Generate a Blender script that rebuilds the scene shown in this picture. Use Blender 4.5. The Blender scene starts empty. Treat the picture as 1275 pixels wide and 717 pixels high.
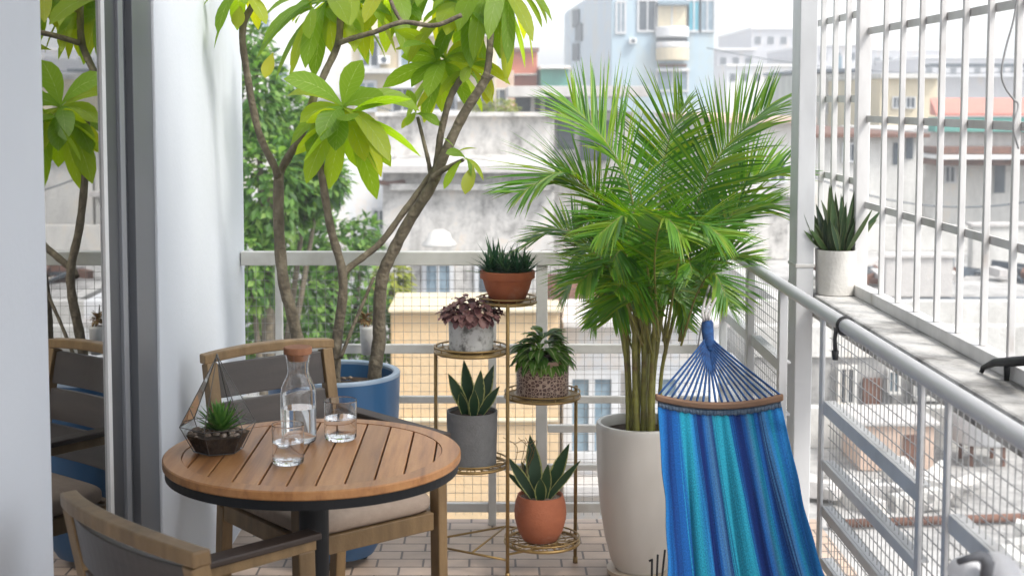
import bpy, bmesh, math, random
from mathutils import Vector as V, Matrix
random.seed(11)
R = math.radians
scene = bpy.context.scene
col = scene.collection

# ------------------------------------------------------------------ camera model (pixels of the 1275x717 photograph)
F, U0, V0 = 1760.0, 613.0, 260.0
P = math.atan(F / 23000.0)
H = 1.6
def ray(u, v):
    a = (u - U0) / F; b = (V0 - v) / F
    return V((a, math.cos(P) + b * math.sin(P), b * math.cos(P) - math.sin(P)))
def at(u, v, Y):
    r = ray(u, v); return r * (Y / r.y) + V((0, 0, H))
def at_z(u, v, Z):
    r = ray(u, v); return r * ((Z - H) / r.z) + V((0, 0, H))

# ------------------------------------------------------------------ materials
MATS = {}
def base_mat(name):
    m = bpy.data.materials.new(name); m.use_nodes = True
    nt = m.node_tree; nt.nodes.clear()
    out = nt.nodes.new('ShaderNodeOutputMaterial'); bs = nt.nodes.new('ShaderNodeBsdfPrincipled')
    nt.links.new(bs.outputs[0], out.inputs[0])
    MATS[name] = m
    return m, nt, bs, out
def N(nt, t, **kw):
    n = nt.nodes.new(t)
    for k, v in kw.items(): setattr(n, k, v)
    return n
def ramp(nt, stops, interp='LINEAR'):
    r = nt.nodes.new('ShaderNodeValToRGB'); r.color_ramp.interpolation = interp
    e = r.color_ramp.elements
    while len(e) > 1: e.remove(e[-1])
    e[0].position = stops[0][0]; e[0].color = (*stops[0][1], 1)
    for p, c in stops[1:]:
        x = e.new(p); x.color = (*c, 1)
    return r
def mat(name, c1, c2=None, rough=.6, scale=(8, 8, 8), lo=.35, hi=.65, detail=6, metal=0, bump=0, bscale=60, spec=.5, coords='Object', c3=None, coat=0):
    m, nt, bs, out = base_mat(name)
    bs.inputs['Roughness'].default_value = rough; bs.inputs['Metallic'].default_value = metal; tone = name in ('teak_top', 'chair_wood', 'slat_grey')
    bs.inputs['Specular IOR Level'].default_value = spec
    if coat: bs.inputs['Coat Weight'].default_value = coat
    tc = N(nt, 'ShaderNodeTexCoord'); mp = N(nt, 'ShaderNodeMapping'); mp.inputs['Scale'].default_value = scale
    nt.links.new(tc.outputs[coords], mp.inputs[0])
    if c2 is None: c2 = tuple(x * .86 for x in c1)
    n = N(nt, 'ShaderNodeTexNoise'); n.inputs['Scale'].default_value = 1; n.inputs['Detail'].default_value = detail; n.inputs['Roughness'].default_value = .6
    nt.links.new(mp.outputs[0], n.inputs['Vector'])
    st = [(lo, c1), (hi, c2)] if c3 is None else [(lo, c1), ((lo + hi) / 2, c2), (hi, c3)]
    r = ramp(nt, st); nt.links.new(n.outputs[0], r.inputs[0]); nt.links.new(r.outputs[0], bs.inputs['Base Color'])
    if tone:                                     # every board cut from a slightly different plank
        oi = N(nt, 'ShaderNodeObjectInfo'); rt = ramp(nt, [(0, (.80, .78, .76)), (1, (1.16, 1.14, 1.1))]); nt.links.new(oi.outputs['Random'], rt.inputs[0])
        mx = N(nt, 'ShaderNodeMix', data_type='RGBA', blend_type='MULTIPLY'); mx.inputs[0].default_value = 1; nt.links.new(r.outputs[0], mx.inputs[6]); nt.links.new(rt.outputs[0], mx.inputs[7]); nt.links.new(mx.outputs[2], bs.inputs['Base Color'])
        av = N(nt, 'ShaderNodeVectorMath', operation='ADD'); nt.links.new(tc.outputs[coords], av.inputs[0]); nt.links.new(oi.outputs['Random'], av.inputs[1]); nt.links.new(av.outputs[0], mp.inputs[0])
    if bump:
        n2 = N(nt, 'ShaderNodeTexNoise'); n2.inputs['Scale'].default_value = bscale; n2.inputs['Detail'].default_value = 5
        nt.links.new(tc.outputs[coords], n2.inputs['Vector'])
        b = N(nt, 'ShaderNodeBump'); b.inputs['Strength'].default_value = bump; b.inputs['Distance'].default_value = .01
        nt.links.new(n2.outputs[0], b.inputs['Height']); nt.links.new(b.outputs[0], bs.inputs['Normal'])
    return m
def leaf_mat(name, cols, trans=.4, rough=.45, margin=None, rib=None, veins=None, spec=.4, tval=1.9, tip=None):
    """leaf colour varied leaf by leaf; margin / rib colour the edge or the middle of the blade"""
    m, nt, bs, out = base_mat(name)
    g = N(nt, 'ShaderNodeNewGeometry')
    st = [(i / max(1, len(cols) - 1), c) for i, c in enumerate(cols)]
    r = ramp(nt, st); nt.links.new(g.outputs['Random Per Island'], r.inputs[0])
    colo = r.outputs[0]
    uv = N(nt, 'ShaderNodeUVMap'); sp = N(nt, 'ShaderNodeSeparateXYZ'); nt.links.new(uv.outputs[0], sp.inputs[0])
    def blend(fac, c, a):
        mx = N(nt, 'ShaderNodeMix', data_type='RGBA'); nt.links.new(fac, mx.inputs[0]); nt.links.new(a, mx.inputs[6]); mx.inputs[7].default_value = (*c, 1)
        return mx.outputs[2]
    def absu():
        s = N(nt, 'ShaderNodeMath', operation='SUBTRACT'); nt.links.new(sp.outputs[0], s.inputs[0]); s.inputs[1].default_value = .5
        a = N(nt, 'ShaderNodeMath', operation='ABSOLUTE'); nt.links.new(s.outputs[0], a.inputs[0]); return a.outputs[0]
    nz = N(nt, 'ShaderNodeTexNoise'); nz.inputs['Scale'].default_value = 90; nz.inputs['Detail'].default_value = 3
    tc = N(nt, 'ShaderNodeTexCoord'); nt.links.new(tc.outputs['Object'], nz.inputs['Vector'])
    if veins:
        c, freq, slant = veins
        a1 = N(nt, 'ShaderNodeMath', operation='MULTIPLY'); nt.links.new(absu(), a1.inputs[0]); a1.inputs[1].default_value = -slant
        a2 = N(nt, 'ShaderNodeMath', operation='MULTIPLY_ADD'); nt.links.new(sp.outputs[1], a2.inputs[0]); a2.inputs[1].default_value = freq; nt.links.new(a1.outputs[0], a2.inputs[2])
        sn = N(nt, 'ShaderNodeMath', operation='SINE'); nt.links.new(a2.outputs[0], sn.inputs[0])
        rr = ramp(nt, [(.80, (0, 0, 0)), (1.0, (.4, .4, .4))]); nt.links.new(sn.outputs[0], rr.inputs[0])
        colo = blend(rr.outputs[0], c, colo)
        bp = N(nt, 'ShaderNodeBump'); bp.inputs['Strength'].default_value = .14; bp.inputs['Distance'].default_value = .002; nt.links.new(sn.outputs[0], bp.inputs['Height']); nt.links.new(bp.outputs[0], bs.inputs['Normal'])
    if margin:
        c, w = margin
        ad = N(nt, 'ShaderNodeMath', operation='MULTIPLY_ADD'); nt.links.new(nz.outputs[0], ad.inputs[0]); ad.inputs[1].default_value = .16; nt.links.new(absu(), ad.inputs[2])
        rr = ramp(nt, [(.5 - w + .05, (0, 0, 0)), (.5 - w + .1, (1, 1, 1))]); nt.links.new(ad.outputs[0], rr.inputs[0])
        colo = blend(rr.outputs[0], c, colo)
    if rib:
        c, w = rib
        ad = N(nt, 'ShaderNodeMath', operation='MULTIPLY_ADD'); nt.links.new(nz.outputs[0], ad.inputs[0]); ad.inputs[1].default_value = .1; nt.links.new(absu(), ad.inputs[2])
        rr = ramp(nt, [(w, (1, 1, 1)), (w + .06, (0, 0, 0))]); nt.links.new(ad.outputs[0], rr.inputs[0])
        colo = blend(rr.outputs[0], c, colo)
    if tip:                                      # dry brown ends, on some leaves only
        ri_ = N(nt, 'ShaderNodeMath', operation='MULTIPLY_ADD'); nt.links.new(g.outputs['Random Per Island'], ri_.inputs[0]); ri_.inputs[1].default_value = .22; nt.links.new(sp.outputs[1], ri_.inputs[2])
        rr = ramp(nt, [(.98, (0, 0, 0)), (1.0, (1, 1, 1))]); sb = N(nt, 'ShaderNodeMath', operation='SUBTRACT'); nt.links.new(ri_.outputs[0], sb.inputs[0]); sb.inputs[1].default_value = .10
        nt.links.new(sb.outputs[0], rr.inputs[0]); colo = blend(rr.outputs[0], tip, colo)
    nt.links.new(colo, bs.inputs['Base Color'])
    bs.inputs['Roughness'].default_value = rough; bs.inputs['Specular IOR Level'].default_value = spec
    if trans:
        tr = N(nt, 'ShaderNodeBsdfTranslucent'); mx = N(nt, 'ShaderNodeMixShader'); mx.inputs[0].default_value = trans
        hs = N(nt, 'ShaderNodeHueSaturation'); hs.inputs['Hue'].default_value = .485; hs.inputs['Saturation'].default_value = 1.1; hs.inputs['Value'].default_value = tval
        nt.links.new(colo, hs.inputs['Color']); nt.links.new(hs.outputs[0], tr.inputs[0])
        nt.links.new(bs.outputs[0], mx.inputs[1]); nt.links.new(tr.outputs[0], mx.inputs[2]); nt.links.new(mx.outputs[0], out.inputs[0])
    return m
def glass_mat(name, tint=(1, 1, 1), ior=1.45, rough=0):
    m, nt, bs, out = base_mat(name)
    bs.inputs['Base Color'].default_value = (*tint, 1); bs.inputs['Transmission Weight'].default_value = 1
    bs.inputs['IOR'].default_value = ior; bs.inputs['Roughness'].default_value = rough
    return m
def pane_mat(name, tint, refl=.0, blend=.5):
    """thin clear sheet: mostly see-through, mirror-like towards grazing angles"""
    m, nt, bs, out = base_mat(name); nt.nodes.remove(bs)
    t = N(nt, 'ShaderNodeBsdfTransparent'); t.inputs[0].default_value = (*tint, 1)
    g = N(nt, 'ShaderNodeBsdfGlossy'); g.inputs['Roughness'].default_value = .0
    lw = N(nt, 'ShaderNodeLayerWeight'); lw.inputs[0].default_value = blend
    ad = N(nt, 'ShaderNodeMath', operation='ADD', use_clamp=True); nt.links.new(lw.outputs['Fresnel'], ad.inputs[0]); ad.inputs[1].default_value = refl
    mx = N(nt, 'ShaderNodeMixShader'); nt.links.new(ad.outputs[0], mx.inputs[0]); nt.links.new(t.outputs[0], mx.inputs[1]); nt.links.new(g.outputs[0], mx.inputs[2])
    nt.links.new(mx.outputs[0], out.inputs[0])
    return m

mat('white_wall', (.60, .63, .67), (.57, .60, .645), c3=(.45, .47, .50), lo=.34, hi=.78, detail=9, rough=.78, scale=(2.2, 2.2, .9), bump=.09, bscale=55)
mat('white_metal', (.57, .58, .59), (.49, .50, .51), rough=.45, scale=(6, 6, 2), lo=.42, hi=.82, detail=10, c3=(.33, .29, .25))
mat('grille_paint', (.62, .61, .60), (.55, .54, .53), rough=.5, scale=(14, 14, 6), lo=.42, hi=.8, detail=10, c3=(.36, .31, .27))
mat('rail_grey', (.62, .61, .59), (.54, .53, .51), rough=.55, scale=(5, 5, 5), lo=.35, hi=.7, c3=(.42, .40, .37))
mat('galvanised', (.58, .58, .585), (.48, .48, .485), rough=.42, scale=(9, 3, 9), metal=.1, lo=.3, hi=.7)
mat('wire_dark', (.24, .23, .22), (.30, .29, .28), rough=.55)
mat('wire_pale', (.27, .27, .27), (.36, .36, .36), rough=.5, scale=(7, 7, 7))
mat('alu_grey', (.125, .133, .147), (.11, .118, .132), rough=.42, scale=(3, 3, .6))
mat('alu_dark', (.05, .054, .062), (.043, .047, .055), rough=.45, scale=(3, 3, .6))
mat('alu_light', (.22, .23, .25), (.19, .20, .22), rough=.42, scale=(3, 3, .6))
mat('white_seal', (.72, .72, .72), (.66, .66, .66), rough=.5)
mat('concrete_ledge', (.58, .57, .55), (.46, .45, .43), rough=.85, scale=(5, 5, 5), lo=.32, hi=.66, detail=10, c3=(.17, .165, .155), bump=.6, bscale=38)
mat('teak_top', (.52, .265, .105), (.42, .195, .07), rough=.42, scale=(38, 2.2, 20), lo=.3, hi=.72, c3=(.25, .105, .038), bump=.08, bscale=130)
mat('chair_wood', (.235, .152, .070), (.175, .110, .048), rough=.5, scale=(22, 22, 4), lo=.3, hi=.72, c3=(.12, .074, .03), bump=.1, bscale=120)
mat('arm_brown', (.045, .028, .019), (.032, .02, .014), rough=.55, scale=(30, 4, 30), bump=.08, bscale=90)
mat('slat_grey', (.062, .050, .044), (.044, .036, .032), rough=.42, scale=(3, 30, 30), bump=.06, bscale=80)
mat('cushion', (.36, .28, .22), (.31, .24, .19), rough=.95, scale=(40, 40, 40), bump=.35, bscale=420)
mat('black_metal', (.007, .0075, .009), (.011, .0115, .013), rough=.5, spec=.25)
mat('black_strap', (.02, .02, .022), (.03, .03, .032), rough=.6)
mat('gold', (.34, .225, .085), (.26, .165, .06), rough=.42, metal=.55, scale=(20, 20, 20))
mat('terracotta_bowl', (.40, .115, .042), (.33, .09, .033), c3=(.43, .21, .13), lo=.35, hi=.8, detail=9, rough=.75, scale=(9, 9, 9), bump=.15, bscale=140)
mat('terracotta_round', (.47, .155, .075), (.39, .12, .055), c3=(.5, .26, .17), lo=.35, hi=.8, detail=9, rough=.8, scale=(9, 9, 16), bump=.15, bscale=140)
mat('grey_pot', (.22, .22, .22), (.18, .18, .18), c3=(.29, .285, .275), lo=.35, hi=.8, detail=9, rough=.8, scale=(12, 12, 12), bump=.2, bscale=150)
mat('blue_pot', (.020, .088, .205), (.017, .073, .17), c3=(.05, .115, .2), lo=.38, hi=.8, rough=.42, scale=(7, 7, 3), detail=9, coat=.15)
mat('blue_pot_rim', (.26, .33, .42), (.2, .27, .36), rough=.4, scale=(9, 9, 9))
mat('white_pot', (.61, .585, .55), (.565, .54, .50), c3=(.44, .405, .355), lo=.4, hi=.85, detail=10, rough=.38, scale=(6, 6, 2.2), coat=.15)
mat('cream_saucer', (.52, .43, .32), (.45, .37, .27), rough=.5)
mat('ledge_pot', (.66, .64, .60), (.58, .56, .52), rough=.7, scale=(18, 18, 18), bump=.2, bscale=110)
mat('soil', (.035, .022, .014), (.07, .046, .03), rough=1, scale=(60, 60, 60), bump=.8, bscale=90)
mat('pebbles', (.34, .26, .2), (.22, .16, .12), rough=.9, scale=(90, 90, 90), c3=(.5, .43, .36), lo=.3, hi=.7, bump=.9, bscale=120)
mat('bark', (.20, .17, .12), (.125, .103, .07), rough=.9, scale=(30, 30, 14), lo=.3, hi=.7, c3=(.07, .058, .042), bump=.9, bscale=60)
mat('cane', (.27, .27, .055), (.20, .19, .04), rough=.5, scale=(9, 9, 22), lo=.3, hi=.75, c3=(.14, .08, .03))
mat('rope_white', (.42, .40, .38), (.3, .28, .27), rough=.9, scale=(60, 60, 60))
mat('netting', (.13, .17, .22), (.06, .10, .16), rough=.95, scale=(90, 90, 90))
mat('cord_blue', (.014, .075, .22), (.007, .028, .10), rough=.9, scale=(60, 60, 60))
mat('bar_wood', (.20, .105, .055), (.15, .078, .04), rough=.5, scale=(5, 40, 40))
mat('cork', (.36, .165, .085), (.3, .13, .065), rough=.8, scale=(50, 50, 20))
mat('lead', (.10, .095, .09), (.14, .13, .12), rough=.35, metal=.7)
mat('cable_grey', (.3, .3, .3), (.26, .26, .26), rough=.6)
mat('cloth_white', (.66, .66, .67), (.58, .58, .6), rough=.9, bump=.2, bscale=60)
mat('strap_grey', (.12, .125, .14), (.09, .095, .105), rough=.8)
mat('dark_void', (.02, .024, .026), (.03, .034, .036), rough=.9)
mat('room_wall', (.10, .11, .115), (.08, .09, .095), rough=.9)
glass_mat('clear_glass', (1, 1, 1), 1.45)
glass_mat('water', (.97, .99, 1), 1.33)
pane_mat('thin_pane', (.975, .98, .98), .0, .08)
pane_mat('door_glass', (.5, .56, .55), .34, .6)
leaf_mat('plumeria_leaf', [(.10, .19, .02), (.13, .23, .022), (.17, .27, .026), (.21, .29, .03), (.30, .33, .03)], trans=.62, rough=.5, rib=((.36, .42, .16), .012), veins=((.21, .29, .06), 58., 22.), tval=2.5)
leaf_mat('yellowed_leaf', [(.25, .29, .03), (.32, .33, .04), (.22, .27, .03)], trans=.55, rough=.45, rib=((.4, .4, .15), .0))
leaf_mat('palm_leaf', [(.035, .12, .012), (.06, .19, .016), (.10, .25, .02), (.15, .29, .022), (.23, .31, .028)], trans=.33, rough=.36, spec=.5, tval=2.0, tip=(.17, .10, .035))
leaf_mat('snake_leaf', [(.014, .045, .018), (.02, .06, .022), (.03, .075, .028)], trans=.05, rough=.4, margin=((.36, .38, .13), .085))
leaf_mat('dark_snake_leaf', [(.012, .034, .012), (.022, .055, .016), (.04, .08, .022), (.06, .085, .03)], trans=.08, rough=.45, margin=((.11, .13, .05), .06))
leaf_mat('hosta_leaf', [(.06, .15, .02), (.10, .22, .03), (.16, .29, .05)], trans=.3, rough=.4, rib=((.42, .46, .22), .09))
leaf_mat('purple_leaf', [(.14, .06, .062), (.20, .095, .09), (.28, .15, .135), (.11, .04, .045)], trans=.15, rough=.55, rib=((.24, .14, .13), .02))
leaf_mat('haworthia_leaf', [(.018, .075, .034), (.03, .1, .05), (.05, .14, .06), (.09, .17, .07)], trans=.12, rough=.4)
leaf_mat('succulent_leaf', [(.05, .15, .03), (.09, .22, .04), (.14, .28, .06)], trans=.2, rough=.4)
leaf_mat('dry_leaf', [(.2, .09, .04), (.16, .11, .05), (.26, .18, .08)], trans=.2, rough=.8)
leaf_mat('tree_leaf', [(.02, .06, .012), (.05, .13, .02), (.10, .21, .035), (.19, .30, .07)], tval=2.6, trans=.4, rough=.5)
leaf_mat('yellow_leaf', [(.12, .17, .02), (.2, .24, .03), (.3, .3, .05)], trans=.3, rough=.6)

def stained(name, c, dark, rough=.9, sc=(.5, .5, .16), lo=.42, hi=.72, spots=None):
    """weathered masonry: blotches, runs of damp under them, fine grain and hairline cracks"""
    m, nt, bs, out = base_mat(name); bs.inputs['Roughness'].default_value = rough; bs.inputs['Specular IOR Level'].default_value = .2
    tc = N(nt, 'ShaderNodeTexCoord')
    def noise(scale, s_, det, ro=.65):
        mp = N(nt, 'ShaderNodeMapping'); mp.inputs['Scale'].default_value = scale; nt.links.new(tc.outputs['Object'], mp.inputs[0])
        n = N(nt, 'ShaderNodeTexNoise'); n.inputs['Scale'].default_value = s_; n.inputs['Detail'].default_value = det; n.inputs['Roughness'].default_value = ro; n.inputs['Distortion'].default_value = .6; nt.links.new(mp.outputs[0], n.inputs['Vector']); return n.outputs[0]
    def mad(a, k, b):
        q = N(nt, 'ShaderNodeMath', operation='MULTIPLY_ADD'); nt.links.new(a, q.inputs[0]); q.inputs[1].default_value = k
        if isinstance(b, float): q.inputs[2].default_value = b
        else: nt.links.new(b, q.inputs[2])
        return q.outputs[0]
    broad = noise(sc, 1.5, 10, .7); runs = noise((3.2, 3.2, .55), 1, 6); grain = noise((9, 9, 9), 1, 6, .75)
    val = mad(grain, .30, mad(runs, .30, mad(broad, .9, -.26)))
    mid = tuple((a * .6 + b * .4) for a, b in zip(c, dark)); warm = tuple(min(1, x * f) for x, f in zip(c, (1.06, .98, .9)))
    r = ramp(nt, [(lo - .08, warm), (lo, c), ((lo + hi) / 2, mid), (hi, dark)]); nt.links.new(val, r.inputs[0]); nt.links.new(r.outputs[0], bs.inputs['Base Color'])
    bp = N(nt, 'ShaderNodeBump'); bp.inputs['Strength'].default_value = .4; bp.inputs['Distance'].default_value = .05; nt.links.new(grain, bp.inputs['Height']); nt.links.new(bp.outputs[0], bs.inputs['Normal'])
stained('stained_concrete', (.60, .58, .55), (.10, .095, .088), sc=(.8, .8, .55), lo=.43, hi=.66)
stained('concrete_clean', (.54, .52, .50), (.36, .34, .33))
stained('ochre_wall', (.62, .46, .28), (.52, .39, .25), lo=.45, hi=.85)
stained('cream_wall', (.66, .58, .42), (.48, .42, .32))
stained('pale_wall', (.63, .62, .59), (.31, .30, .28), lo=.42, hi=.72)
stained('light_blue_wall', (.42, .53, .60), (.34, .44, .52), lo=.5, hi=.9)
stained('blue_white_wall', (.55, .62, .67), (.44, .5, .55), lo=.5, hi=.9)
stained('brick_red_wall', (.50, .17, .11), (.36, .12, .08))
stained('peach_wall', (.60, .45, .36), (.46, .36, .30))
stained('teal_sheet', (.13, .36, .31), (.1, .26, .23))
stained('pink_roof', (.58, .25, .20), (.42, .19, .16))
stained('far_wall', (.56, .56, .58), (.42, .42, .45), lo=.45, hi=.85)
stained('white_render', (.72, .73, .74), (.58, .58, .6), lo=.5, hi=.9)
stained('roof_slab', (.50, .49, .47), (.18, .175, .17), sc=(.35, .35, .35), lo=.38, hi=.64)
stained('hill_mat', (.22, .27, .28), (.18, .22, .22), sc=(.01, .01, .01))
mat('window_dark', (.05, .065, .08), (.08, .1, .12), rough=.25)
mat('window_blue', (.24, .32, .38), (.16, .23, .28), rough=.25)
mat('curtain_teal', (.05, .30, .40), (.12, .38, .46), rough=.8, scale=(4, 4, .5))
mat('awning_white', (.78, .78, .78), (.68, .68, .68), rough=.7)
mat('rust', (.18, .09, .06), (.12, .065, .05), rough=.9)

def pavers():
    m, nt, bs, out = base_mat('pavers'); bs.inputs['Roughness'].default_value = .55
    tc = N(nt, 'ShaderNodeTexCoord'); mp = N(nt, 'ShaderNodeMapping'); nt.links.new(tc.outputs['Object'], mp.inputs[0])
    mp.inputs['Scale'].default_value = (1, 1, 1)
    b = N(nt, 'ShaderNodeTexBrick'); b.offset = .5; b.inputs['Scale'].default_value = 1
    b.inputs['Brick Width'].default_value = .16; b.inputs['Row Height'].default_value = .085; b.inputs['Mortar Size'].default_value = .0045; b.inputs['Mortar Smooth'].default_value = .3; b.inputs['Bias'].default_value = 0
    b.inputs['Color1'].default_value = (.56, .43, .335, 1); b.inputs['Color2'].default_value = (.44, .33, .25, 1); b.inputs['Mortar'].default_value = (.15, .115, .095, 1)
    nt.links.new(mp.outputs[0], b.inputs['Vector'])
    n = N(nt, 'ShaderNodeTexNoise'); n.inputs['Scale'].default_value = 7; n.inputs['Detail'].default_value = 8; nt.links.new(tc.outputs['Object'], n.inputs['Vector'])
    r = ramp(nt, [(.3, (.75, .75, .75)), (.7, (1.12, 1.1, 1.08))]); nt.links.new(n.outputs[0], r.inputs[0])
    mx = N(nt, 'ShaderNodeMix', data_type='RGBA', blend_type='MULTIPLY'); mx.inputs[0].default_value = 1
    nt.links.new(b.outputs[0], mx.inputs[6]); nt.links.new(r.outputs[0], mx.inputs[7]); nt.links.new(mx.outputs[2], bs.inputs['Base Color'])
    bp = N(nt, 'ShaderNodeBump'); bp.inputs['Strength'].default_value = .5; bp.inputs['Distance'].default_value = .004; bp.invert = True
    nt.links.new(b.outputs['Fac'], bp.inputs['Height']); nt.links.new(bp.outputs[0], bs.inputs['Normal'])
pavers()
def pot_pattern():
    """brown glaze with a cream scroll lattice"""
    m, nt, bs, out = base_mat('pattern_pot'); bs.inputs['Roughness'].default_value = .5
    uv = N(nt, 'ShaderNodeUVMap'); mp = N(nt, 'ShaderNodeMapping'); mp.inputs['Scale'].default_value = (44, 9.5, 1); nt.links.new(uv.outputs[0], mp.inputs[0])
    vo = N(nt, 'ShaderNodeTexVoronoi', feature='DISTANCE_TO_EDGE'); vo.inputs['Scale'].default_value = 1; vo.inputs['Randomness'].default_value = .55; nt.links.new(mp.outputs[0], vo.inputs['Vector'])
    r = ramp(nt, [(.05, (.46, .33, .25)), (.09, (.46, .33, .25)), (.13, (.10, .045, .035)), (.33, (.10, .045, .035)), (.36, (.40, .28, .21))]); nt.links.new(vo.outputs[0], r.inputs[0])
    sp = N(nt, 'ShaderNodeSeparateXYZ'); nt.links.new(uv.outputs[0], sp.inputs[0])
    band = ramp(nt, [(.0, (1, 1, 1)), (.80, (1, 1, 1)), (.81, (0, 0, 0))], 'CONSTANT'); nt.links.new(sp.outputs[1], band.inputs[0])
    mx = N(nt, 'ShaderNodeMix', data_type='RGBA'); nt.links.new(band.outputs[0], mx.inputs[0]); mx.inputs[6].default_value = (.30, .18, .125, 1); nt.links.new(r.outputs[0], mx.inputs[7])
    nt.links.new(mx.outputs[2], bs.inputs['Base Color'])
pot_pattern()
def mottled_pot():
    m, nt, bs, out = base_mat('mottled_pot'); bs.inputs['Roughness'].default_value = .5
    tc = N(nt, 'ShaderNodeTexCoord')
    n = N(nt, 'ShaderNodeTexNoise'); n.inputs['Scale'].default_value = 30; n.inputs['Detail'].default_value = 4; n.inputs['Roughness'].default_value = .6; nt.links.new(tc.outputs['Object'], n.inputs['Vector'])
    r = ramp(nt, [(.36, (.13, .125, .115)), (.44, (.36, .35, .33)), (.52, (.58, .57, .55)), (.66, (.60, .59, .57)), (.74, (.42, .39, .34))]); nt.links.new(n.outputs[0], r.inputs[0])
    nt.links.new(r.outputs[0], bs.inputs['Base Color'])
    b = N(nt, 'ShaderNodeBump'); b.inputs['Strength'].default_value = .3; b.inputs['Distance'].default_value = .005; nt.links.new(n.outputs[0], b.inputs['Height']); nt.links.new(b.outputs[0], bs.inputs['Normal'])
mottled_pot()
def hammock_cloth():
    m, nt, bs, out = base_mat('hammock_cloth'); bs.inputs['Roughness'].default_value = 1; bs.inputs['Specular IOR Level'].default_value = .05
    uv = N(nt, 'ShaderNodeUVMap'); sp = N(nt, 'ShaderNodeSeparateXYZ'); nt.links.new(uv.outputs[0], sp.inputs[0])
    bl = (.020, .145, .36); nv = (.007, .020, .10); cy = (.022, .25, .35); tq = (.012, .17, .255); rb = (.011, .075, .25); pl = (.05, .14, .27)
    st = [(0, bl), (.05, rb), (.09, nv), (.12, rb), (.165, rb), (.18, cy), (.215, tq), (.25, cy), (.275, bl), (.31, nv), (.345, nv), (.365, rb), (.40, pl), (.43, nv), (.455, cy), (.50, cy), (.525, tq), (.56, cy),
          (.585, rb), (.62, nv), (.665, nv), (.69, rb), (.715, pl), (.745, tq), (.78, rb), (.81, nv), (.835, pl), (.87, bl), (.90, tq), (.93, rb), (.965, bl), (1, bl)]
    r = ramp(nt, st); 
    nz0 = N(nt, 'ShaderNodeTexNoise'); nz0.inputs['Scale'].default_value = 1; nz0.inputs['Detail'].default_value = 3
    mp0 = N(nt, 'ShaderNodeMapping'); mp0.inputs['Scale'].default_value = (120, .5, 1); nt.links.new(uv.outputs[0], mp0.inputs[0]); nt.links.new(mp0.outputs[0], nz0.inputs['Vector'])
    ad = N(nt, 'ShaderNodeMath', operation='MULTIPLY_ADD'); nt.links.new(nz0.outputs[0], ad.inputs[0]); ad.inputs[1].default_value = .12; nt.links.new(sp.outputs[0], ad.inputs[2])
    sb = N(nt, 'ShaderNodeMath', operation='SUBTRACT'); nt.links.new(ad.outputs[0], sb.inputs[0]); sb.inputs[1].default_value = .06
    nt.links.new(sb.outputs[0], r.inputs[0])
    mp = N(nt, 'ShaderNodeMapping'); mp.inputs['Scale'].default_value = (240, 260, 1); nt.links.new(uv.outputs[0], mp.inputs[0])
    nz = N(nt, 'ShaderNodeTexNoise'); nz.inputs['Scale'].default_value = 1; nz.inputs['Detail'].default_value = 2; nt.links.new(mp.outputs[0], nz.inputs['Vector'])
    rr = ramp(nt, [(.3, (.6, .6, .6)), (.7, (1.3, 1.3, 1.3))]); nt.links.new(nz.outputs[0], rr.inputs[0])
    mx = N(nt, 'ShaderNodeMix', data_type='RGBA', blend_type='MULTIPLY'); mx.inputs[0].default_value = 1
    nt.links.new(r.outputs[0], mx.inputs[6]); nt.links.new(rr.outputs[0], mx.inputs[7]); nt.links.new(mx.outputs[2], bs.inputs['Base Color'])
    b = N(nt, 'ShaderNodeBump'); b.inputs['Strength'].default_value = .35; b.inputs['Distance'].default_value = .002; nt.links.new(nz.outputs[0], b.inputs['Height']); nt.links.new(b.outputs[0], bs.inputs['Normal'])
hammock_cloth()

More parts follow.
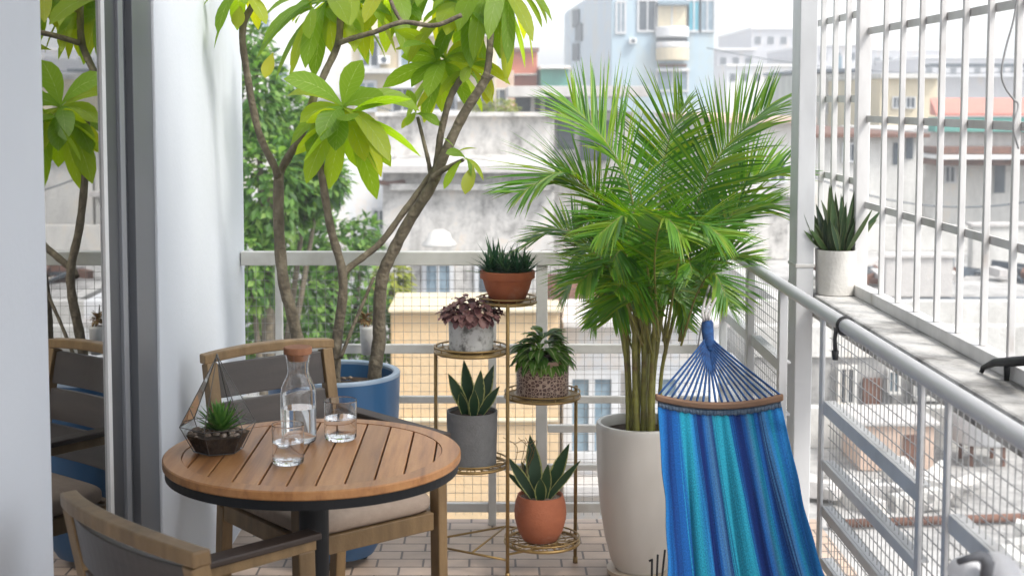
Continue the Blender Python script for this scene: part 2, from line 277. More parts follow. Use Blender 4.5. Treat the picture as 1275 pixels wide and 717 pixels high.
# ------------------------------------------------------------------ mesh builder
class MB:
    def __init__(s): s.v = []; s.f = []; s.uv = []; s.mi = []
    def add(s, vs, fs, uvs=None, mi=0):
        o = len(s.v); s.v += [tuple(x) for x in vs]
        s.uv += list(uvs) if uvs else [(0, 0)] * len(vs)
        for f in fs: s.f.append([o + i for i in f]); s.mi.append(mi)
    def box(s, x0, x1, y0, y1, z0, z1, mi=0):
        v = [(x, y, z) for z in (z0, z1) for y in (y0, y1) for x in (x0, x1)]
        s.add(v, [(0, 2, 3, 1), (4, 5, 7, 6), (0, 1, 5, 4), (2, 6, 7, 3), (0, 4, 6, 2), (1, 3, 7, 5)], mi=mi)
    def bar(s, p, q, w, h, up=V((0, 0, 1)), mi=0):
        """rectangular bar from p to q: w across, h along up"""
        p = V(p); q = V(q); d = (q - p).normalized(); up = V(up)
        x = d.cross(up)
        if x.length < 1e-4: x = d.cross(V((1, 0, 0)))
        x.normalize(); u = x.cross(d).normalized()
        vs = []
        for c in (p, q):
            for a, b in ((-1, -1), (1, -1), (1, 1), (-1, 1)): vs.append(c + x * (a * w / 2) + u * (b * h / 2))
        s.add(vs, [(3, 2, 1, 0), (4, 5, 6, 7), (0, 1, 5, 4), (1, 2, 6, 5), (2, 3, 7, 6), (3, 0, 4, 7)], mi=mi)
    def tube(s, pts, rad, n=8, cap=True, mi=0):
        pts = [V(p) for p in pts]
        if not hasattr(rad, '__len__'): rad = [rad] * len(pts)
        vs = []; ref = None
        for i, p in enumerate(pts):
            d = (pts[min(i + 1, len(pts) - 1)] - pts[max(i - 1, 0)])
            d = d.normalized() if d.length > 1e-9 else V((0, 0, 1))
            if ref is None: ref = V((1, 0, 0)) if abs(d.x) < .9 else V((0, 1, 0))
            x = (ref - d * ref.dot(d)).normalized(); y = d.cross(x); ref = x
            for k in range(n):
                a = 2 * math.pi * k / n; vs.append(p + (x * math.cos(a) + y * math.sin(a)) * rad[i])
        fs = []
        for i in range(len(pts) - 1):
            for k in range(n):
                a = i * n + k; b = i * n + (k + 1) % n; fs.append((a, b, b + n, a + n))
        if cap: fs.append(tuple(range(n))[::-1]); fs.append(tuple((len(pts) - 1) * n + k for k in range(n)))
        s.add(vs, fs, mi=mi)
    def ring(s, c, r, t, n=40, m=8, axis=None, mi=0):
        vs = []; c = V(c)
        for i in range(n):
            a = 2 * math.pi * i / n; d = V((math.cos(a), math.sin(a), 0))
            for k in range(m):
                b = 2 * math.pi * k / m; vs.append(c + d * (r + t * math.cos(b)) + V((0, 0, t * math.sin(b))))
        fs = []
        for i in range(n):
            for k in range(m):
                fs.append((i * m + k, ((i + 1) % n) * m + k, ((i + 1) % n) * m + (k + 1) % m, i * m + (k + 1) % m))
        s.add(vs, fs, mi=mi)
    def lathe(s, prof, c=(0, 0, 0), n=40, close0=True, close1=True, mi=0, wob=0):
        c = V(c); vs = []; uv = []
        zs = [p[1] for p in prof]; z0, z1 = min(zs), max(zs)
        for r, z in prof:
            for k in range(n + 1):
                a = 2 * math.pi * k / n; rr = r * (1 + wob * math.sin(3 * a + z * 40))
                vs.append(c + V((rr * math.cos(a), rr * math.sin(a), z))); uv.append((k / n, (z - z0) / max(1e-6, z1 - z0)))
        fs = []; m = n + 1
        for i in range(len(prof) - 1):
            for k in range(n): fs.append((i * m + k, i * m + k + 1, (i + 1) * m + k + 1, (i + 1) * m + k))
        if close0: fs.append(tuple(range(n))[::-1])
        if close1: fs.append(tuple((len(prof) - 1) * m + k for k in range(n)))
        s.add(vs, fs, uv, mi)
    def leaf(s, base, d, L, W, nrm=(0, 0, 1), droop=0., fold=.15, seg=6, prof=None, bend=None, mi=0, ripple=0):
        p = V(base); d = V(d).normalized(); nrm = V(nrm)
        side = d.cross(nrm)
        if side.length < 1e-3: side = d.cross(V((1, 0, .2)))
        side.normalize(); vs = []; uv = []
        prof = prof or (lambda t: math.sin(math.pi * min(1, t * .96 + .04)) ** .8)
        for i in range(seg + 1):
            t = i / seg; w = W * .5 * max(.02, prof(t)); up = side.cross(d).normalized()
            rp = ripple * math.sin(t * 17 + L * 900) * w
            vs += [p - side * w + up * (fold * w + rp), p, p + side * w + up * (fold * w - rp)]; uv += [(0, t), (.5, t), (1, t)]
            d = (d + (bend if bend is not None else V((0, 0, -1))) * (droop / seg)).normalized(); p = p + d * (L / seg)
            side = (side - d * side.dot(d)).normalized()
        fs = []
        for i in range(seg):
            a = i * 3; fs += [(a, a + 1, a + 4, a + 3), (a + 1, a + 2, a + 5, a + 4)]
        s.add(vs, fs, uv, mi)
    def grid(s, fn, nu, nv, mi=0):
        vs = []; uv = []
        for j in range(nv + 1):
            for i in range(nu + 1):
                vs.append(fn(i / nu, j / nv)); uv.append((i / nu, j / nv))
        m = nu + 1
        s.add(vs, [(j * m + i, j * m + i + 1, (j + 1) * m + i + 1, (j + 1) * m + i) for j in range(nv) for i in range(nu)], uv, mi)
    def build(s, name, mats, parent=None, smooth=False, bevel=0, solid=0, sharp=0):
        o = len(name) and parent
        off = V((0, 0, 0))
        me = bpy.data.meshes.new(name)
        me.from_pydata([V(v) - off for v in s.v], [], s.f)
        ul = me.uv_layers.new(name='UVMap')
        for l in me.loops: ul.data[l.index].uv = s.uv[l.vertex_index]
        for mn in ([mats] if isinstance(mats, str) else mats): me.materials.append(MATS[mn])
        for p, k in zip(me.polygons, s.mi): p.material_index = k; p.use_smooth = smooth
        me.update()
        if sharp: me.set_sharp_from_angle(angle=R(sharp))
        ob = bpy.data.objects.new(name, me); col.objects.link(ob)
        if parent is not None:
            ob.parent = parent
        if solid:
            md = ob.modifiers.new('solid', 'SOLIDIFY'); md.thickness = solid; md.offset = 0
        if bevel:
            md = ob.modifiers.new('bevel', 'BEVEL'); md.width = bevel; md.segments = 2; md.limit_method = 'ANGLE'; md.angle_limit = R(40)
        return ob
def tag(o, label=None, cat=None, group=None, kind=None):
    if label: o['label'] = label
    if cat: o['category'] = cat
    if group: o['group'] = group
    if kind: o['kind'] = kind
    return o
def thing(name, label, cat, loc=(0, 0, 0), rz=0, group=None):
    o = bpy.data.objects.new(name, None); o.empty_display_size = .1; col.objects.link(o)
    o.location = loc; o.rotation_euler = (0, 0, rz)
    return tag(o, label, cat, group)
def curve(pts, n=6):
    """Catmull-Rom through the points"""
    pts = [V(p) for p in pts]; out = []
    q = [pts[0] * 2 - pts[1]] + pts + [pts[-1] * 2 - pts[-2]]
    for i in range(1, len(q) - 2):
        a, b, c, d = q[i - 1:i + 3]
        for k in range(n):
            t = k / n
            out.append(.5 * ((2 * b) + (c - a) * t + (2 * a - 5 * b + 4 * c - d) * t * t + (3 * b - a - 3 * c + d) * t ** 3))
    out.append(pts[-1]); return out
def rnd(a, b): return random.uniform(a, b)
def copy_tree(o, parent=None):
    c = o.copy(); col.objects.link(c)
    if parent is not None: c.parent = parent
    for ch in o.children: copy_tree(ch, c)
    return c

XW, XP, YB = -.94, .85, 5.25           # house wall face, side rail, back rail

# ------------------------------------------------------------------ setting: floor, ground, hills
m = MB(); m.box(XW, 1.24, -1.2, 5.32, -.16, 0); tag(m.build('balcony_floor', 'pavers'), kind='structure')
m = MB(); m.grid(lambda a, b: V((-1400 + 2800 * a, -300 + 3000 * b, -13)), 8, 8); tag(m.build('ground', 'roof_slab'), kind='structure')
m = MB(); m.box(XW - .2, 1.25, -1.2, 3.45, 2.75, 2.95); tag(m.build('balcony_ceiling', 'white_wall'), kind='structure')  # out of view; added to shade the foreground, cut short to light the plants
hm, nt, bs, out = base_mat('haze_air'); nt.nodes.remove(bs)
pv_ = N(nt, 'ShaderNodeVolumePrincipled'); pv_.inputs['Color'].default_value = (.93, .95, .97, 1); pv_.inputs['Density'].default_value = .0042; pv_.inputs['Anisotropy'].default_value = .2
nt.links.new(pv_.outputs[0], out.inputs['Volume'])
pv_.inputs['Density Attribute'].default_value = ''; pv_.inputs['Temperature Attribute'].default_value = ''; hm.cycles.homogeneous_volume = True
m = MB(); m.box(-1420, 1420, -320, 2720, -14, 14); tag(m.build('haze', 'haze_air'), kind='stuff')

# ------------------------------------------------------------------ house wall and sliding door
YD0, YD1, ZD = 2.965, 3.96, 2.3
m = MB()
m.box(XW - .2, XW, -1.2, YD0, 0, 3.0); m.box(XW - .2, XW, YD1, 5.33, 0, 3.0); m.box(XW - .2, XW, YD0, YD1, ZD, 3.0)
o = m.build('house_wall', 'white_wall', bevel=.004); tag(o, 'white rendered house wall along the left side, with the door opening in it', 'wall')
m = MB()
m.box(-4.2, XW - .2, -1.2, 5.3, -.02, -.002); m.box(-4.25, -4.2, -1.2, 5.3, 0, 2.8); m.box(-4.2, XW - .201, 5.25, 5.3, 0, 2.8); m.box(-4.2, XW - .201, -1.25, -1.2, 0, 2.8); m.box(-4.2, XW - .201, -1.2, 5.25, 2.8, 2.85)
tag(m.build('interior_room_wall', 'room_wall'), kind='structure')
door = thing('sliding_door', 'grey aluminium framed glass sliding door set in the white wall', 'door', (XW - .03, 3.4, 0))
def dpart(name, x0, x1, y0, y1, z0, z1, mt, parent=door):
    m = MB(); m.box(x0 - door.location.x, x1 - door.location.x, y0 - 3.4, y1 - 3.4, z0, z1)
    return m.build(name, mt, parent, bevel=.0015)
dpart('glass_pane', -.969, -.963, 2.6, 3.478, .087, ZD - .03, 'door_glass')
dpart('bottom_rail', -.98, -.955, 2.6, 3.478, .03, .085, 'alu_grey')
dpart('weather_seal', -.972, -.9565, 3.48, 3.512, .03, ZD - .03, 'white_seal')
dpart('stile', -.985, -.9605, 3.514, 3.622, .03, ZD - .03, 'alu_dark')
dpart('frame_track', -.99, -.953, 3.624, 3.672, .012, ZD - .01, 'alu_light')
dpart('frame_channel', -.995, -.966, 3.674, 3.742, .012, ZD - .01, 'alu_dark')
dpart('frame', -.995, -.948, 3.744, 3.958, .012, ZD - .01, 'alu_grey')
dpart('sill_track', -1.0, -.952, 2.97, 3.622, .002, .028, 'alu_grey')

# ------------------------------------------------------------------ back railing
rb = thing('metal_railing', 'grey painted metal railing with wire mesh across the far end of the balcony', 'railing', (0, YB, 0))
def zat(v, Y=YB): return at(613, v, Y).z
m = MB(); m.box(XW + .003, XP - .03, -.022, .022, zat(330), zat(313)); m.build('top_rail', 'rail_grey', rb, bevel=.003)
for v, hgt in ((434, .034), (497, .026), (581, .022), (631, .034), (659, .02)):
    m = MB(); z = zat(v); m.box(XW + .003, XP - .03, -.012, .012, z - hgt / 2, z + hgt / 2); m.build('rail_bar', 'rail_grey', rb, bevel=.002)
m = MB(); z = zat(533); m.box(at(682, 533, YB).x, XP - .03, -.012, .012, z - .014, z + .014); m.build('rail_bar', 'rail_grey', rb, bevel=.002)
for u, w in ((348, .026), (613, .03), (674.5, .042)):
    x = at(u, 420, YB).x; m = MB(); m.box(x - w / 2, x + w / 2, -.016, .016, 0, zat(330) - .001); m.build('post', 'rail_grey', rb, bevel=.002)
m = MB()
x = XW + .02
while x < XP - .03:
    m.bar((x, .020, .03), (x, .020, zat(331)), .0015, .0015, V((0, 1, 0))); x += .0325
z = .05
while z < zat(331):
    m.bar((XW + .01, .0226, z), (XP - .03, .0226, z), .0015, .0015); z += .0325
m.build('wire_mesh', 'wire_dark', rb)

# ------------------------------------------------------------------ side railing with the round pipe
rs = thing('metal_railing', 'pale metal side railing topped by a round pipe, with wire mesh panels', 'railing', (XP, 3.4, 0))
def sy(y): return y - 3.4
m = MB(); m.tube([(0, sy(y), 1.06) for y in (.9, 1.6, 2.4, 3.2, 4.0, 4.8, 5.28)], .0178, 20); m.build('pipe', 'galvanised', rs, smooth=True)
for y, w in ((1.75, .03), (2.6, .022), (2.765, .026), (3.60, .034), (4.10, .03), (4.62, .04), (5.16, .04)):
    m = MB(); m.box(-.004 if y < 4 else -.012, .004 if y < 4 else .012, sy(y) - w / 2, sy(y) + w / 2, 0, 1.045); m.build('post', 'galvanised' if y < 3.6 else 'white_metal', rs, bevel=.002)
for z, hh in ((.815, .036), (.665, .026), (.545, .026), (.41, .024), (.26, .024), (.08, .03)):
    for y0, y1 in ((1.78, 2.585), (2.785, 3.58), (4.12, 4.595), (4.645, 5.135)):
        if y0 < 2 and z < .7: continue
        m = MB(); m.box(.0, .008, sy(y0), sy(y1), z - hh / 2, z + hh / 2); m.box(.0085, .030, sy(y0), sy(y1), z + hh / 2 - .006, z + hh / 2); m.build('rail_bar', 'white_metal', rs, bevel=.0015)
m = MB()
y = 1.0
while y < 5.2:
    if not 3.60 < y < 4.10: m.bar((.016, sy(y), .03), (.016, sy(y), 1.04), .0018, .0018, V((1, 0, 0)))
    y += .0325
z = .05
while z < 1.02:
    m.bar((.0186, sy(.95), z), (.0186, sy(3.6), z), .0018, .0018); m.bar((.0186, sy(4.1), z), (.0186, sy(5.22), z), .0018, .0018); z += .0325
m.build('wire_mesh', 'wire_pale', rs)

# ------------------------------------------------------------------ column, ledge, grilles
c = thing('steel_column', 'white painted square steel column beside the side railing', 'column', (.967, 4.40, 0))
m = MB(); m.box(-.027, .027, -.055, .055, -.1, 3.1); m.build('shaft', 'white_metal', c, bevel=.003)
m = MB(); m.box(-.030, .030, -.058, .058, 1.085, 1.096); m.build('weld_plate', 'rail_grey', c, bevel=.002)
m = MB(); m.box(.985 + .013, 1.21, .4, 4.75, .925, 1.0)
o = m.build('concrete_ledge', 'concrete_ledge', bevel=.008); tag(o, 'weathered pale concrete ledge outside the pipe rail, carrying the white grille', 'ledge')
XG = 1.135
g = thing('window_grille', 'white barred window grille standing on the concrete ledge', 'grille', (XG, 3.0, 1.0))
m = MB(); m.box(-.02, .02, 1.325, 1.365, .0, 2.0); m.build('frame_post', 'grille_paint', g, bevel=.003)
m = MB(); m.box(-.02, .02, -1.6, 1.3245, .0, .035); m.build('bottom_rail', 'grille_paint', g, bevel=.003)
for k in range(16):
    y = 4.10 - .1725 * k - 3.0
    m = MB(); m.box(-.0072, .0072, y - .0072, y + .0072, .0355, 2.0); m.build('bar', 'grille_paint', g, bevel=.0015)
for z in (1.81, 1.544, 1.281):
    m = MB(); m.box(.0077, .0137, -1.6, 1.324, z - 1.0 - .010, z - 1.0 + .010); m.build('cross_bar', 'rail_grey', g)
g2 = thing('window_grille', 'narrow white grille panel between the column and the wide grille post', 'grille', (XG, 4.8, 1.0))
for y in (4.53, 4.70, 4.875, 5.05, 5.22):
    m = MB(); m.box(-.0085, .0085, y - 4.8 - .0085, y - 4.8 + .0085, 0, 2.0); m.build('bar', 'grille_paint', g2, bevel=.0015)
for z in (1.87, 1.605, 1.345, 1.09):
    m = MB(); m.box(.009, .015, -.431, .48, z - 1.0 - .011, z - 1.0 + .011); m.build('cross_bar', 'rail_grey', g2)
m = MB(); m.box(-.0195, .0195, -.43, .48, -.05, -.005); m.build('bottom_rail', 'grille_paint', g2, bevel=.003)
# small things on the side
yy = 3.03
m = MB(); m.tube(curve([at(1268, -14, yy), at(1262, 25, yy), at(1252, 62, yy - .02), at(1247, 92, yy - .03), at(1252, 110, yy - .02), at(1262, 124, yy), at(1268, 132, yy), at(1262, 160, yy - .02), at(1268, 185, yy)], 8), .0022, 6)
tag(m.build('loose_cable', 'cable_grey', smooth=True), 'thin grey cable hanging loose beside a bar of the white grille', 'cable')
st = thing('hanging_strap', 'short black strap tied round the pipe rail and hanging down', 'strap', (XP, 3.37, 1.06))
m = MB(); m.tube([V((-.0195 * math.cos(a * .3142), 0, .0195 * math.sin(a * .3142))) for a in range(21)], .005, 6); m.build('loop', 'black_strap', st, smooth=True)
m = MB(); m.tube([(-.022, .0, -.005), (-.026, -.003, -.03), (-.024, -.002, -.06)], [.006, .005, .0055], 6); m.tube([(-.024, -.002, -.06), (-.023, 0, -.082)], [.009, .007], 8); m.build('tail', 'black_strap', st, smooth=True)
cl = thing('metal_clamp', 'black metal clamp lying across the concrete ledge by the grille', 'clamp', at_z(1250, 455, 1.02))
b0 = cl.location
m = MB(); m.tube([at(1224, 458, 3.08) - b0, at(1239, 451, 3.04) - b0, at(1262, 450, 2.97) - b0, at(1310, 447, 2.78) - b0], [.006, .009, .011, .010], 8); m.build('arm', 'black_metal', cl, smooth=True)
p = at(1254, 452, 3.0); m = MB(); m.tube([p - b0, V((p.x, p.y, 1.001)) - b0], [.008, .006], 8); m.build('screw', 'black_metal', cl, smooth=True)
p = at(1224, 458, 3.08); m = MB(); m.tube([p - b0, V((p.x - .004, p.y, 1.002)) - b0], [.006, .005], 8); m.build('jaw', 'black_metal', cl, smooth=True)

bd = thing('cloth_bundle', 'white rounded bundle bound by a dark grey strap at the side railing', 'bundle', at(1225, 712, 2.05))
b0 = bd.location
def blob(c, rx, ry, rz, ph=0):
    m = MB()
    def fn(a, b):
        th = 2 * math.pi * a; f = math.pi * b
        w = 1 + .08 * math.sin(3 * th + ph) * math.sin(f) + .05 * math.sin(5 * f + ph)
        return V(c) + V((rx * math.sin(f) * math.cos(th) * w, ry * math.sin(f) * math.sin(th) * w, rz * math.cos(f)))
    m.grid(fn, 24, 14); return m
blob(at(1206, 716, 2.03) - b0, .023, .05, .026).build('lobe', 'cloth_white', bd, smooth=True)
blob(at(1246, 718, 2.05) - b0, .026, .06, .034, 2).build('lobe', 'cloth_white', bd, smooth=True)
m = MB(); m.tube([at(1193, 699, 1.99) - b0, at(1208, 694, 1.98) - b0, at(1222, 692, 1.98) - b0, at(1230, 700, 1.98) - b0, at(1227, 722, 1.98) - b0], [.005, .006, .008, .010, .008], 8); m.build('strap', 'strap_grey', bd, smooth=True)
blob(at(1228, 696, 1.985) - b0, .009, .009, .010).build('buckle', 'strap_grey', bd, smooth=True)

# ------------------------------------------------------------------ table
TC = V((-.436, 3.385, 0)); TR = .359; TZ = .75
tb = thing('bistro_table', 'round slatted teak bistro table on a black pedestal', 'table', TC)
m = MB(); m.lathe([(TR - .045, TZ - .021), (TR - .002, TZ - .021), (TR, TZ - .018), (TR, TZ - .003), (TR - .003, TZ), (TR - .045, TZ), (TR - .045, TZ - .021)], n=96, close0=False, close1=False)
m.build('rim', 'teak_top', tb, smooth=False)
ri = TR - .0462; pitch = .0635; n0 = int(2 * ri / pitch) + 1
for i in range(-6, 6):
    x0 = i * pitch - pitch / 2 + .002 + .012; x1 = x0 + pitch - .0045
    x0 = max(x0, -ri + .0005); x1 = min(x1, ri - .0005)
    if x1 - x0 < .012: continue
    m = MB(); top = []; bot = []
    xs = [x0 + (x1 - x0) * k / 5 for k in range(6)]
    loop = [(x, math.sqrt(max(0, ri * ri - x * x))) for x in xs] + [(x, -math.sqrt(max(0, ri * ri - x * x))) for x in reversed(xs)]
    nL = len(loop); zj = rnd(-.0004, .0004)
    m.add([(x, y, TZ - .0012 + zj) for x, y in loop] + [(x, y, TZ - .02) for x, y in loop], [tuple(range(nL))[::-1], tuple(range(nL, 2 * nL))] + [(k, (k + 1) % nL, nL + (k + 1) % nL, nL + k) for k in range(nL)])
    o = m.build('slat', 'teak_top', tb, bevel=.0012)
m = MB(); m.lathe([(.02, TZ - .0215), (TR - .006, TZ - .0215), (TR - .006, TZ - .044), (TR - .03, TZ - .044), (TR - .03, TZ - .026), (.02, TZ - .026)], n=96); m.build('underframe', 'black_metal', tb)
m = MB(); m.tube([(0, 0, .02), (0, 0, TZ - .026)], .0365, 32); m.build('pedestal', 'black_metal', tb, smooth=False, bevel=.002)
m = MB(); m.lathe([(.0, .0), (.21, .0), (.21, .010), (.06, .022), (.0366, .03)], n=64, close1=False); m.build('base', 'black_metal', tb)

# ------------------------------------------------------------------ chairs
def chair(label, loc, rz, W, cushion, group, bow=.032):
    t = thing('armchair', label, 'chair', loc, rz, group)
    hw = W / 2
    wd = 'chair_wood'
    zs, zt, zarm = .40, .818, .625
    rear = lambda z: -.235 - .06 * max(0, (z - .40)) / .3 if z > .4 else -.235 - .03 * (.4 - z) / .4
    for sx in (-1, 1):
        m = MB(); x = sx * (hw - .018)
        prev = None
        pts = [(x, rear(0), 0), (x, rear(.4), .40), (x, rear(.62), .62), (x, rear(zt), zt - .004)]
        for p, q in zip(pts, pts[1:]): m.bar(p, q, .036, .036 if q[2] > .41 else .04, V((0, 1, 0)))
        m.build('leg', wd, t, bevel=.003)
        m = MB(); xf = sx * (hw + .012); m.bar((xf, .245, 0), (xf, .235, zarm - .022), .032, .044, V((0, 1, 0))); m.build('leg', wd, t, bevel=.004)
        # arm: wood under-rail with a brown top board
        m = MB(); m.bar((sx * (hw + .0), rear(zarm) + .022, zarm - .016), (xf, .262, zarm - .012), .026, .026); a = m.build('arm', wd, t, bevel=.003)
        m = MB(); m.bar((sx * (hw + .0), rear(zarm) + .024, zarm + .0065), (xf, .268, zarm + .0085), .052, .016); m.build('armrest_board', 'arm_brown', a, bevel=.004)
        m = MB(); m.bar((sx * (hw - .014), rear(.39) + .022, .385), (sx * (hw - .006), .222, .385), .024, .05); m.build('side_rail', wd, t, bevel=.003)
    m = MB(); m.bar((-hw - .004 + .018, .238, .385), (hw + .004 - .018, .238, .385), .026, .052); m.build('front_rail', wd, t, bevel=.003)
    m = MB(); m.bar((-hw + .038, rear(.39), .385), (hw - .038, rear(.39), .385), .026, .05); m.build('rear_rail', wd, t, bevel=.003)
    # curved top rail
    def cx(s): return -bow * (1 - (2 * s - 1) ** 2)
    n = 14; m = MB()
    vs = []; fs = []
    for i in range(n + 1):
        s = i / n; x = -hw - .006 + (W + .012) * s; y = rear(zt) + cx(s); zz = zt - .004 + .012 * (1 - (2 * s - 1) ** 2)
        for dy, dz in ((-.017, 0), (.019, 0), (.017, .029), (-.019, .029)): vs.append((x, y + dy, zz + dz))
    for i in range(n):
        for k in range(4): fs.append((i * 4 + k, i * 4 + (k + 1) % 4, (i + 1) * 4 + (k + 1) % 4, (i + 1) * 4 + k))
    fs += [(3, 2, 1, 0), tuple(n * 4 + k for k in range(4))]
    m.add(vs, fs); m.build('top_rail', wd, t, bevel=.004)
    # back boards
    for z0, z1 in ((.49, .585), (.600, .694), (.709, .808)):
        m = MB(); vs = []; fs = []
        for i in range(n + 1):
            s = i / n; x = -hw + .038 + (W - .076) * s; yb = cx(.05 + .9 * s) * .9
            for dy, z in ((-.009, z0), (.009, z0), (.009, z1), (-.009, z1)): vs.append((x, rear(z) + yb + dy, z))
        for i in range(n):
            for k in range(4): fs.append((i * 4 + k, i * 4 + (k + 1) % 4, (i + 1) * 4 + (k + 1) % 4, (i + 1) * 4 + k))
        fs += [(3, 2, 1, 0), tuple(n * 4 + k for k in range(4))]
        m.add(vs, fs); m.build('back_slat', 'slat_grey', t, bevel=.003)
    for k in range(5):
        y = -.18 + .09 * k; m = MB(); m.box(-hw + .03, hw - .03, y - .035, y + .035, .388, .402); m.build('seat_slat', 'slat_grey', t, bevel=.002)
    if cushion:
        m = MB()
        def fn(a, b):
            th = 2 * math.pi * a; ph = -math.pi / 2 + math.pi * b
            def se(c, e): return math.copysign(abs(c) ** e, c)
            return V(((hw + .0) * se(math.cos(ph), .3) * se(math.cos(th), .22), .02 + .232 * se(math.cos(ph), .3) * se(math.sin(th), .22), .4385 + .035 * se(math.sin(ph), .65)))
        m.grid(fn, 64, 20); c = m.build('cushion', 'cushion', t, smooth=True)
    return t
e = V((.773, .633, 0)); nrm = V((.633, -.773, 0))
def facing(n): return math.atan2(n.y, n.x) - math.pi / 2
mid = V((-.695, 4.33, 0))
chair('wooden armchair with dark slatted back and beige cushion, tucked behind the teak table', mid + nrm * .325, facing(nrm), .445, True, 'wooden armchairs at the bistro table', .014)
n2 = V((.737, .675, 0)).normalized()
chair('wooden armchair by the glass door in front of the table, its curved back towards us', V((-.662, 2.515, 0)) + n2 * .325, facing(n2), .485, False, 'wooden armchairs at the bistro table', .042)

# ------------------------------------------------------------------ on the table: terrarium, carafe, glasses
pc = at_z(272, 561, TZ); 
te = thing('glass_terrarium', 'teardrop geometric glass terrarium with a green succulent on the teak table', 'terrarium', (pc.x, pc.y, TZ), R(20))
sc = pc.y / F
def ngon(r, z, n=6, ph=0): return [V((r * math.cos(2 * math.pi * (k + ph) / n), r * math.sin(2 * math.pi * (k + ph) / n), z)) for k in range(n)]
rb0, rw, ap = 31 * sc, 48 * sc, 122 * sc
lo_, mi_, ax = ngon(rb0, .003), ngon(rw, 34 * sc), V((0, 0, ap))
pv = lo_ + mi_ + [ax]; m = MB(); pf = []
for k in range(6):
    pf.append((k, (k + 1) % 6, 6 + (k + 1) % 6, 6 + k)); pf.append((6 + k, 6 + (k + 1) % 6, 12))
m.add(pv, pf + [(5, 4, 3, 2, 1, 0)]); m.build('glass_panes', 'thin_pane', te)
m = MB()
for k in range(6):
    j = (k + 1) % 6
    for a, b in ((lo_[k], lo_[j]), (mi_[k], mi_[j]), (lo_[k], mi_[k]), (mi_[k], ax)): m.tube([a, b], .0011, 6)
m.tube([ax - V((0, 0, .004)), ax + V((0, 0, .004))], [.004, .002], 8)
m.build('lead_frame', 'lead', te)
m = MB(); q = 23 * sc; tr = (rb0 + (rw - rb0) * .66) * .955
m.add(ngon(rb0 * .94, .005) + ngon(tr, q), [(k, (k + 1) % 6, 6 + (k + 1) % 6, 6 + k) for k in range(6)] + [(5, 4, 3, 2, 1, 0), (6, 7, 8, 9, 10, 11)]); m.build('soil_layer', 'soil', te)
m = MB()
for k in range(46):
    a = rnd(0, 6.28); r = tr * .88 * math.sqrt(rnd(.05, 1)); s = rnd(.004, .010)
    m.lathe([(s * .4, -s * .4), (s, 0), (s * .7, s * .5), (s * .2, s * .7)], (r * math.cos(a), r * math.sin(a), q + s * .1), 7)
m.build('pebble_layer', 'pebbles', te, smooth=True)
m = MB()
for k in range(70):
    a = k * 2.39996; el = R(8 + 74 * (k / 70)); L = rnd(.050, .078) * (1 if k < 50 else .85)
    d = V((math.cos(a) * math.cos(el), math.sin(a) * math.cos(el), math.sin(el)))
    m.leaf((.004 * math.cos(a) + .005, .004 * math.sin(a), q + .004 + .018 * k / 70), d, L, .0145, V((0, 0, 1)) - d * .3, droop=-.25, fold=.5, seg=5, prof=lambda t: (1 - t) ** .55 * (.6 + .4 * min(1, t * 4)))
m.build('succulent', 'succulent_leaf', te, smooth=True)
m = MB()
for k in range(9):
    a = rnd(2.6, 4.6); m.leaf((.022 * math.cos(a), .022 * math.sin(a), q + .006), (math.cos(a), math.sin(a), rnd(.2, .9)), rnd(.018, .03), .009, droop=.5, seg=4)
m.build('brown_leaves', 'dry_leaf', te, smooth=True)

pc = at_z(372, 550, TZ); s = pc.y / F
ca = thing('glass_carafe', 'clear glass water carafe closed with a cork stopper', 'carafe', (pc.x, pc.y, TZ))
outp = [(.016, .0005), (.030 + .004, .0005), (.0405, .005), (.0425, .012), (.0425, .122), (.0405, .138), (.034, .155), (.0275, .168), (.0255, .178), (.0255, .19), (.0275, .205), (.0305, .222)]
inn = [(.0285, .2222), (.0255, .205), (.0235, .19), (.0235, .178), (.0255, .167), (.0320, .154), (.0385, .137), (.0403, .122), (.0403, .014), (.036, .009), (.002, .008)]
k_ = (22.5 * s) / .0425
zk = 1.0
sc2 = lambda pr: [(r * k_, z * zk) for r, z in pr]
m = MB(); m.lathe(sc2(outp + inn), n=48); m.build('bottle', 'clear_glass', ca, smooth=True, sharp=40)
m = MB(); m.lathe(sc2([(.002, .0078), (.036, .0088), (.0404, .0138), (.0404, .0885), (.002, .0885)]), n=48); m.build('water', 'water', ca, smooth=True, sharp=40)
m = MB(); m.lathe(sc2([(.0225, .206), (.0282, .2225), (.0325, .2228), (.0335, .226), (.0335, .238), (.032, .2405)]), n=40); m.build('stopper', 'cork', ca, smooth=False)
def tumbler(label, u, v, wpx, hpx, fill):
    pc = at_z(u, v, TZ); s = pc.y / F; r = wpx * s / 2; h = hpx * s
    g = thing('water_glass', label, 'glass', (pc.x, pc.y, TZ), 0, 'water glasses on the table')
    m = MB(); m.lathe([(r * .5, .0005), (r * .88, .0005), (r * .95, .004), (r * .966, .009), (r * .97, .012), (r * .971, .015), (r * .9985, h - .005), (r, h - .002), (r, h - .0008), (r - .0005, h), (r - .0010, h - .0008), (r - .0011, h - .002), (r - .0012, h - .005), (r * .971 - .0012, .020), (r * .97 - .0012, .016), (r * .8, .0105), (.001, .010)], n=64)
    m.build('tumbler', 'clear_glass', g, smooth=True, sharp=40)
    m = MB(); m.lathe([(.001, .0098), (r * .8, .0103), (r * .97 - .0010, .0158), (r * .985 - .0009, fill * h), (.001, fill * h)], n=48)
    m.build('water', 'water', g, smooth=True, sharp=40)
tumbler('short water glass standing nearest the table front edge, before the carafe', 359, 576, 41, 50, .55)
tumbler('water glass with clear rim to the side of the carafe near the blue pot', 424, 546, 42, 50, .55)

